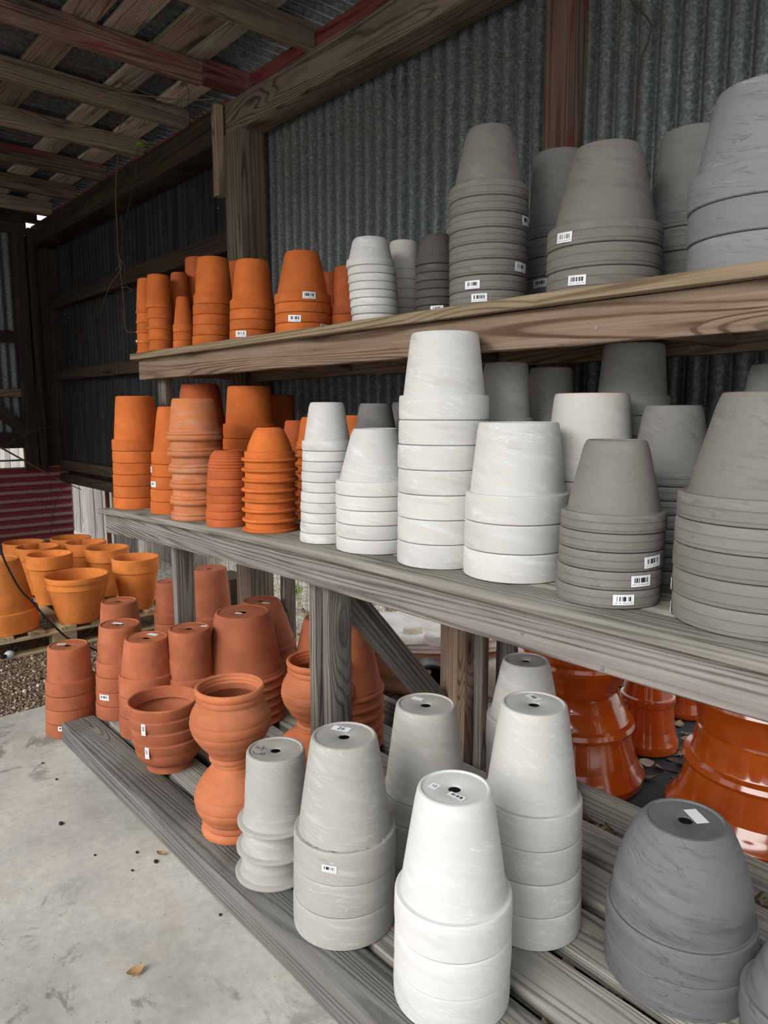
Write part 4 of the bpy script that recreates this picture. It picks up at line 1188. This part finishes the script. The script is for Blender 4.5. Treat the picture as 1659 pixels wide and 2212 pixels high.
# dead grass and leaf litter
rnd = random.Random(4)
bm = bmesh.new()
for _ in range(900):
    x = rnd.uniform(-6.6, -3.4); y = rnd.uniform(2.45, 4.6); h = rnd.uniform(.12, .55)
    dx, dy = rnd.uniform(-.14, .14), rnd.uniform(-.14, .14); w_ = .003
    a = [bm.verts.new((x-w_, y, -.01)), bm.verts.new((x+w_, y, -.01))]
    b = [bm.verts.new((x+dx*.4-w_*.8, y+dy*.4, h*.6)), bm.verts.new((x+dx*.4+w_*.8, y+dy*.4, h*.6))]
    c = bm.verts.new((x+dx, y+dy, h))
    bm.faces.new((a[0], a[1], b[1], b[0])); bm.faces.new((b[0], b[1], c))
me = bpy.data.meshes.new('dry_grass'); bm.to_mesh(me); bm.free()
M_['straw'] = plain('straw', (.55, .46, .30), .9); M_['leaf'] = None
tag(put('dry_grass', me, M_['straw']), 'tangle of dry grass outside below the wall', 'grass', kind='stuff')

def leafmat():
    k = N('dead_leaf')
    g = k.new('ShaderNodeNewGeometry')
    c = k.ramp(g.outputs['Random Per Island'], [(0, (.07, .045, .03)), (.4, (.20, .125, .075)), (.7, (.32, .22, .14)), (1, (.42, .36, .28))])
    return k.done(c, .85, spec=.15)
M_['leaf'] = leafmat()
def leaf_into(bm, c, s, rnd, flat=.5):
    n = 7; az = rnd.uniform(0, 6.28); tl = Vector((rnd.uniform(-flat, flat), rnd.uniform(-flat, flat), 1)).normalized()
    u = Vector((math.cos(az), math.sin(az), 0)); u = (u-tl*u.dot(tl)).normalized(); v = tl.cross(u)
    cu = rnd.uniform(.1, .6)
    mid, L_, R_ = [], [], []
    for i in range(n+1):
        t = i/n; w_ = math.sin(PI*min(1, t*.93+.05))**.8*.34*s; x = (t-.5)*s; z = cu*s*((t-.5)**2)*1.6
        mid.append(bm.verts.new(c+u*x+tl*z)); L_.append(bm.verts.new(c+u*x+v*w_+tl*(z+w_*cu*.6))); R_.append(bm.verts.new(c+u*x-v*w_+tl*(z+w_*cu*.6)))
    for i in range(n):
        bm.faces.new((mid[i], mid[i+1], L_[i+1], L_[i])); bm.faces.new((mid[i], R_[i], R_[i+1], mid[i+1]))
bm = bmesh.new(); rnd = random.Random(12)
for _ in range(1500):
    y0, y1 = rnd.choice(((1.20, 1.235), (1.385, 1.425), (1.585, 1.625), (1.775, 1.815), (1.955, 2.05), (1.955, 2.05)))
    leaf_into(bm, Vector((rnd.uniform(-1.9, .1), rnd.uniform(y0, y1), rnd.uniform(.012, .05))), rnd.uniform(.025, .05), rnd, .9)
me = bpy.data.meshes.new('leaf_litter'); bm.to_mesh(me); bm.free()
tag(put('leaf_litter', me, M_['leaf']), 'dead brown leaves caught between the platform slats', 'leaves', kind='stuff')
bm = bmesh.new()
for _ in range(2200):
    leaf_into(bm, Vector((rnd.uniform(-4.2, -.6), rnd.uniform(2.5, 6), rnd.uniform(-.005, .012))), rnd.uniform(.03, .07), rnd, .5)
me = bpy.data.meshes.new('leaf_litter'); bm.to_mesh(me); bm.free()
tag(put('leaf_litter', me, M_['leaf']), 'fallen leaves scattered over the pale gravel yard', 'leaves', kind='stuff')
bm = bmesh.new()
gl = on(628, 1290, 2, 0)
for _ in range(14): leaf_into(bm, gl+Vector((rnd.uniform(-.1, .1), rnd.uniform(-.1, .1), rnd.uniform(.01, .07))), rnd.uniform(.05, .09), rnd, .7)
me = bpy.data.meshes.new('weed'); bm.to_mesh(me); bm.free()
tag(put('weed', me, M_['leafgreen']), 'small green weed in the gravel right of the column foot', 'plant')
# leaves and crumbs on the slab
def one_leaf(name, label, px_, py_, s, seed):
    p = on(px_, py_, 2, 0); bm = bmesh.new(); leaf_into(bm, Vector((0, 0, .006)), s, random.Random(seed), .25)
    me = bpy.data.meshes.new(name); bm.to_mesh(me); bm.free()
    M = plain('tan_leaf', (.36, .22, .10), .8)
    return tag(put(name, me, M, None, p), label, 'leaf')
one_leaf('dead_leaf', 'curled tan leaf alone on the concrete in the foreground', 294, 2103, .045, 3)
one_leaf('dead_leaf', 'flat faded leaf on the concrete near the platform edge', 347, 1848, .03, 5)
for q, (px_, py_, s) in enumerate(((132, 1780, .010), (337, 1862, .009), (286, 1881, .005), (296, 1842, .006), (205, 1848, .005), (122, 1684, .006), (92, 1649, .006), (476, 1977, .005), (412, 1736, .004))):
    p = on(px_, py_, 2, 0)
    stone('soil_crumb', 'dark soil crumb on the concrete, '+['left of the middle, the largest one', 'below the faded leaf', 'short of the faded leaf', 'above the faded leaf', 'between the leaf and the left edge', 'near the slab end', 'nearest the slab end', 'beside the platform front', 'beside the platform slat, farther back'][q], 'crumb', p+Vector((0, 0, s*.25)), (s, s*.7, s*.35), 40+q, 'ink', sub=2, group='soil crumbs on the slab')
for sid, cnt, nm in (('P11', 34, 'dark soil specks along the rim shoulder of the pot with the barcode'), ('P12', 24, 'dark soil specks on the rim shoulder of the weathered pot')):
    s_ = STACKS[sid]; t_ = s_['pots'][0]; bm = bmesh.new(); rr = random.Random(sid)
    a0 = math.atan2(-s_['dr'].y, -s_['dr'].x)
    for _ in range(cnt):
        an = a0+rr.uniform(-1.1, 1.1); q = rr.uniform(.0006, .0016)
        m = Matrix.Translation((math.cos(an)*s_['R']*rr.uniform(.915, .94), math.sin(an)*s_['R']*rr.uniform(.915, .94), s_['p']+q*.3)) @ Matrix.Diagonal((q, q, q*.7, 1))
        bmesh.ops.create_icosphere(bm, subdivisions=1, radius=1, matrix=m)
    put('soil_specks', finish(bm, 'soil_specks', 60), M_['leaf_soil'], t_)
# pebbles on the near gravel
bm = bmesh.new(); rnd = random.Random(9)
for _ in range(2600):
    x, y = rnd.uniform(-4.6, -3.58), rnd.uniform(.55, 1.6)
    s = rnd.uniform(.003, .009) if rnd.random() < .96 else rnd.uniform(.010, .018)
    m = Matrix.Translation((x, y, -.02+s*.3)) @ Matrix.Rotation(rnd.uniform(0, 6), 4, 'Z') @ Matrix.Diagonal((s, s*rnd.uniform(.6, 1), s*.6, 1))
    bmesh.ops.create_icosphere(bm, subdivisions=1, radius=1, matrix=m)
def pebmat():
    k = N('pebbles'); g = k.new('ShaderNodeNewGeometry')
    c = k.ramp(g.outputs['Random Per Island'], [(0, (.10, .07, .045)), (.5, (.27, .20, .13)), (.85, (.42, .35, .27)), (1, (.62, .58, .52))])
    return k.done(c, .9, spec=.15)
me = finish(bm, 'pebbles', 60)
tag(put('pebbles', me, pebmat()), 'loose tan pebbles between the slab and the pallet', 'gravel', kind='stuff')

# ------------------------------------------------------------------ vines, cable, bulb
def strand(name, label, cat, pts, ax, v, r, mat, r1=None, n=5, extra=()):
    """one strand through pixel points, on a vertical plane"""
    bm = bmesh.new()
    tube(bm, smooth_path([on(x, y, ax, v+(o_[0] if o_ else 0)) for x, y, *o_ in pts], n), r, r1, seg=6)
    for ps in extra:
        tube(bm, smooth_path([on(x, y, ax, v) for x, y in ps], n), r*.6, r*.4, seg=5)
    return tag(put(name, finish(bm, name, 60), M_[mat]), label, cat)
strand('hanging_vine', 'long dry vine hanging from the beam left of the column', 'vine',
       [(256, 330), (251, 380), (250, 440), (253, 500), (255, 545), (262, 600), (267, 650), (272, 712), (294, 717)], 1, 2.0, .0045, 'vine', .003,
       extra=([(255, 545), (262, 580), (240, 612), (228, 640), (219, 672)], [(262, 622), (275, 620), (287, 628)], [(257, 560), (270, 575), (268, 590)], [(250, 585), (258, 570), (264, 560)]))
strand('hanging_vine', 'thin dry vine hanging just right of the long one', 'vine', [(297, 330), (292, 380), (282, 430), (270, 480), (262, 530), (256, 590)], 1, 2.02, .0022, 'vine_dark')
strand('hanging_vine', 'dry vine tangle drooping in the far dark corner', 'vine', [(140, 440), (125, 480), (107, 505), (118, 520), (128, 523)], 1, 2.0, .003, 'vine_dark', extra=([(118, 450), (120, 470), (108, 500)],))
strand('roof_vine', 'brown vine stretched under the roof boards toward the column', 'vine', [(200, 215), (240, 200), (300, 205), (360, 213), (420, 216), (463, 213)], 2, RZ-.02, .005, 'vine', .003,
       extra=([(258, 172), (275, 190), (300, 205)], [(300, 205), (270, 250), (250, 300)], [(400, 180), (408, 200), (404, 230), (400, 250)], [(260, 175), (300, 195), (340, 210)]))
strand('roof_vine', 'small nest of dry vines in the corner of rafter and beam', 'vine', [(395, 245), (410, 238), (430, 240), (440, 250), (420, 255)], 2, RZ-.01, .003, 'vine_dark', extra=([(400, 250), (415, 243), (428, 252)], [(405, 240), (420, 250), (436, 243)]))
strand('roof_vine', 'sprig of vine with dried tips over the dark beam', 'vine', [(292, 338), (300, 322), (320, 310), (345, 305)], 2, RZ-.02, .002, 'vine')
bm = bmesh.new()
for px_, py_ in ((304, 313), (314, 309), (310, 318)): leaf_into(bm, on(px_, py_, 2, RZ-.03), .06, rnd, .5)
me = bpy.data.meshes.new('vine_leaf'); bm.to_mesh(me); bm.free()
tag(put('vine_leaves', me, M_['leafgreen']), 'few green vine leaves at the end of a rafter', 'leaves')
strand('wall_vine', 'thin dead vine climbing the metal wall at the upper right', 'vine', [(1362, 0), (1385, 25), (1405, 50), (1400, 90), (1385, 130), (1380, 180), (1376, 230), (1370, 290), (1366, 305)], 1, 2.22, .003, 'vine_dark', extra=([(1385, 25), (1374, 15), (1368, 30)], [(1405, 50), (1412, 60)]))
strand('dry_branch', 'long bare twig leaning across the red tin panel', 'branch', [(0, 966), (40, 988), (90, 1016), (140, 1042), (176, 1058)], 0, -6.7, .009, 'vine', .004)
strand('dry_branch', 'thin arching twig above the white gap in the end wall', 'branch', [(5, 968), (40, 945), (80, 928), (120, 922), (150, 928), (162, 945), (160, 985), (148, 1020), (135, 1050), (120, 1090), (112, 1120), (110, 1160)], 0, -6.75, .0035, 'vine_dark', extra=([(85, 1070), (105, 1105), (125, 1146)], [(108, 1040), (110, 1080), (108, 1140)]))
# black cable in front of the upturned pot
strand('power_cable', 'black cable sagging across the upturned pot at the left', 'cable', [(-6, 1150), (4, 1195), (20, 1232), (45, 1275), (70, 1300), (95, 1330), (120, 1355), (146, 1378), (175, 1390), (215, 1408)], 0, -4.15, .006, 'cable', n=6)
bl = thing('light_bulb', 'clear glass string-light bulb lying on the gravel', 'light bulb', on(20, 1418, 2, .0))
me = lathe([(.0005, -.03), (.012, -.027), (.022, -.012), (.024, .004), (.02, .018), (.012, .03), (.0005, .031)], 'globe', 20, close=False)
put('globe', me, M_['bulb'], bl, (0, 0, .012), (PI/2, 0, .6))
me = lathe([(.0005, 0), (.012, 0), (.013, .02), (.010, .03), (.0005, .03)], 'socket', 16, close=False)
put('socket', me, M_['black'], bl, (.018, -.024, .012), (PI/2, 0, .6))

# ------------------------------------------------------------------ light
wd = bpy.data.worlds.new('sky'); SC.world = wd; wd.use_nodes = True
nt = wd.node_tree; bg = nt.nodes['Background']
tc = nt.nodes.new('ShaderNodeTexCoord'); sx = nt.nodes.new('ShaderNodeSeparateXYZ'); rp = nt.nodes.new('ShaderNodeValToRGB')
nt.links.new(tc.outputs['Generated'], sx.inputs[0]); nt.links.new(sx.outputs['Z'], rp.inputs[0])
rp.color_ramp.elements[0].position = 0; rp.color_ramp.elements[0].color = (1, .985, .96, 1)
rp.color_ramp.elements[1].position = .9; rp.color_ramp.elements[1].color = (.86, .92, 1, 1)
nt.links.new(rp.outputs[0], bg.inputs['Color']); bg.inputs['Strength'].default_value = 1.05
su = bpy.data.lights.new('sun', 'SUN'); su.energy = 2.6; su.angle = math.radians(40); su.color = (1, .98, .95)
so = bpy.data.objects.new('sun', su); COL.objects.link(so)
so.rotation_euler = Vector((.12, -1.0, .6)).normalized().to_track_quat('Z', 'Y').to_euler()

vs_ = SC.view_settings
SC.display_settings.display_device = 'sRGB'
vs_.view_transform = 'Standard'; vs_.look = 'None'; vs_.exposure = .2; vs_.gamma = 1; vs_.use_curve_mapping = False
SC.cycles.use_denoising = True
SC.cycles.max_bounces = 8; SC.cycles.diffuse_bounces = 5; SC.cycles.glossy_bounces = 4
SC.cycles.sample_clamp_indirect = 8
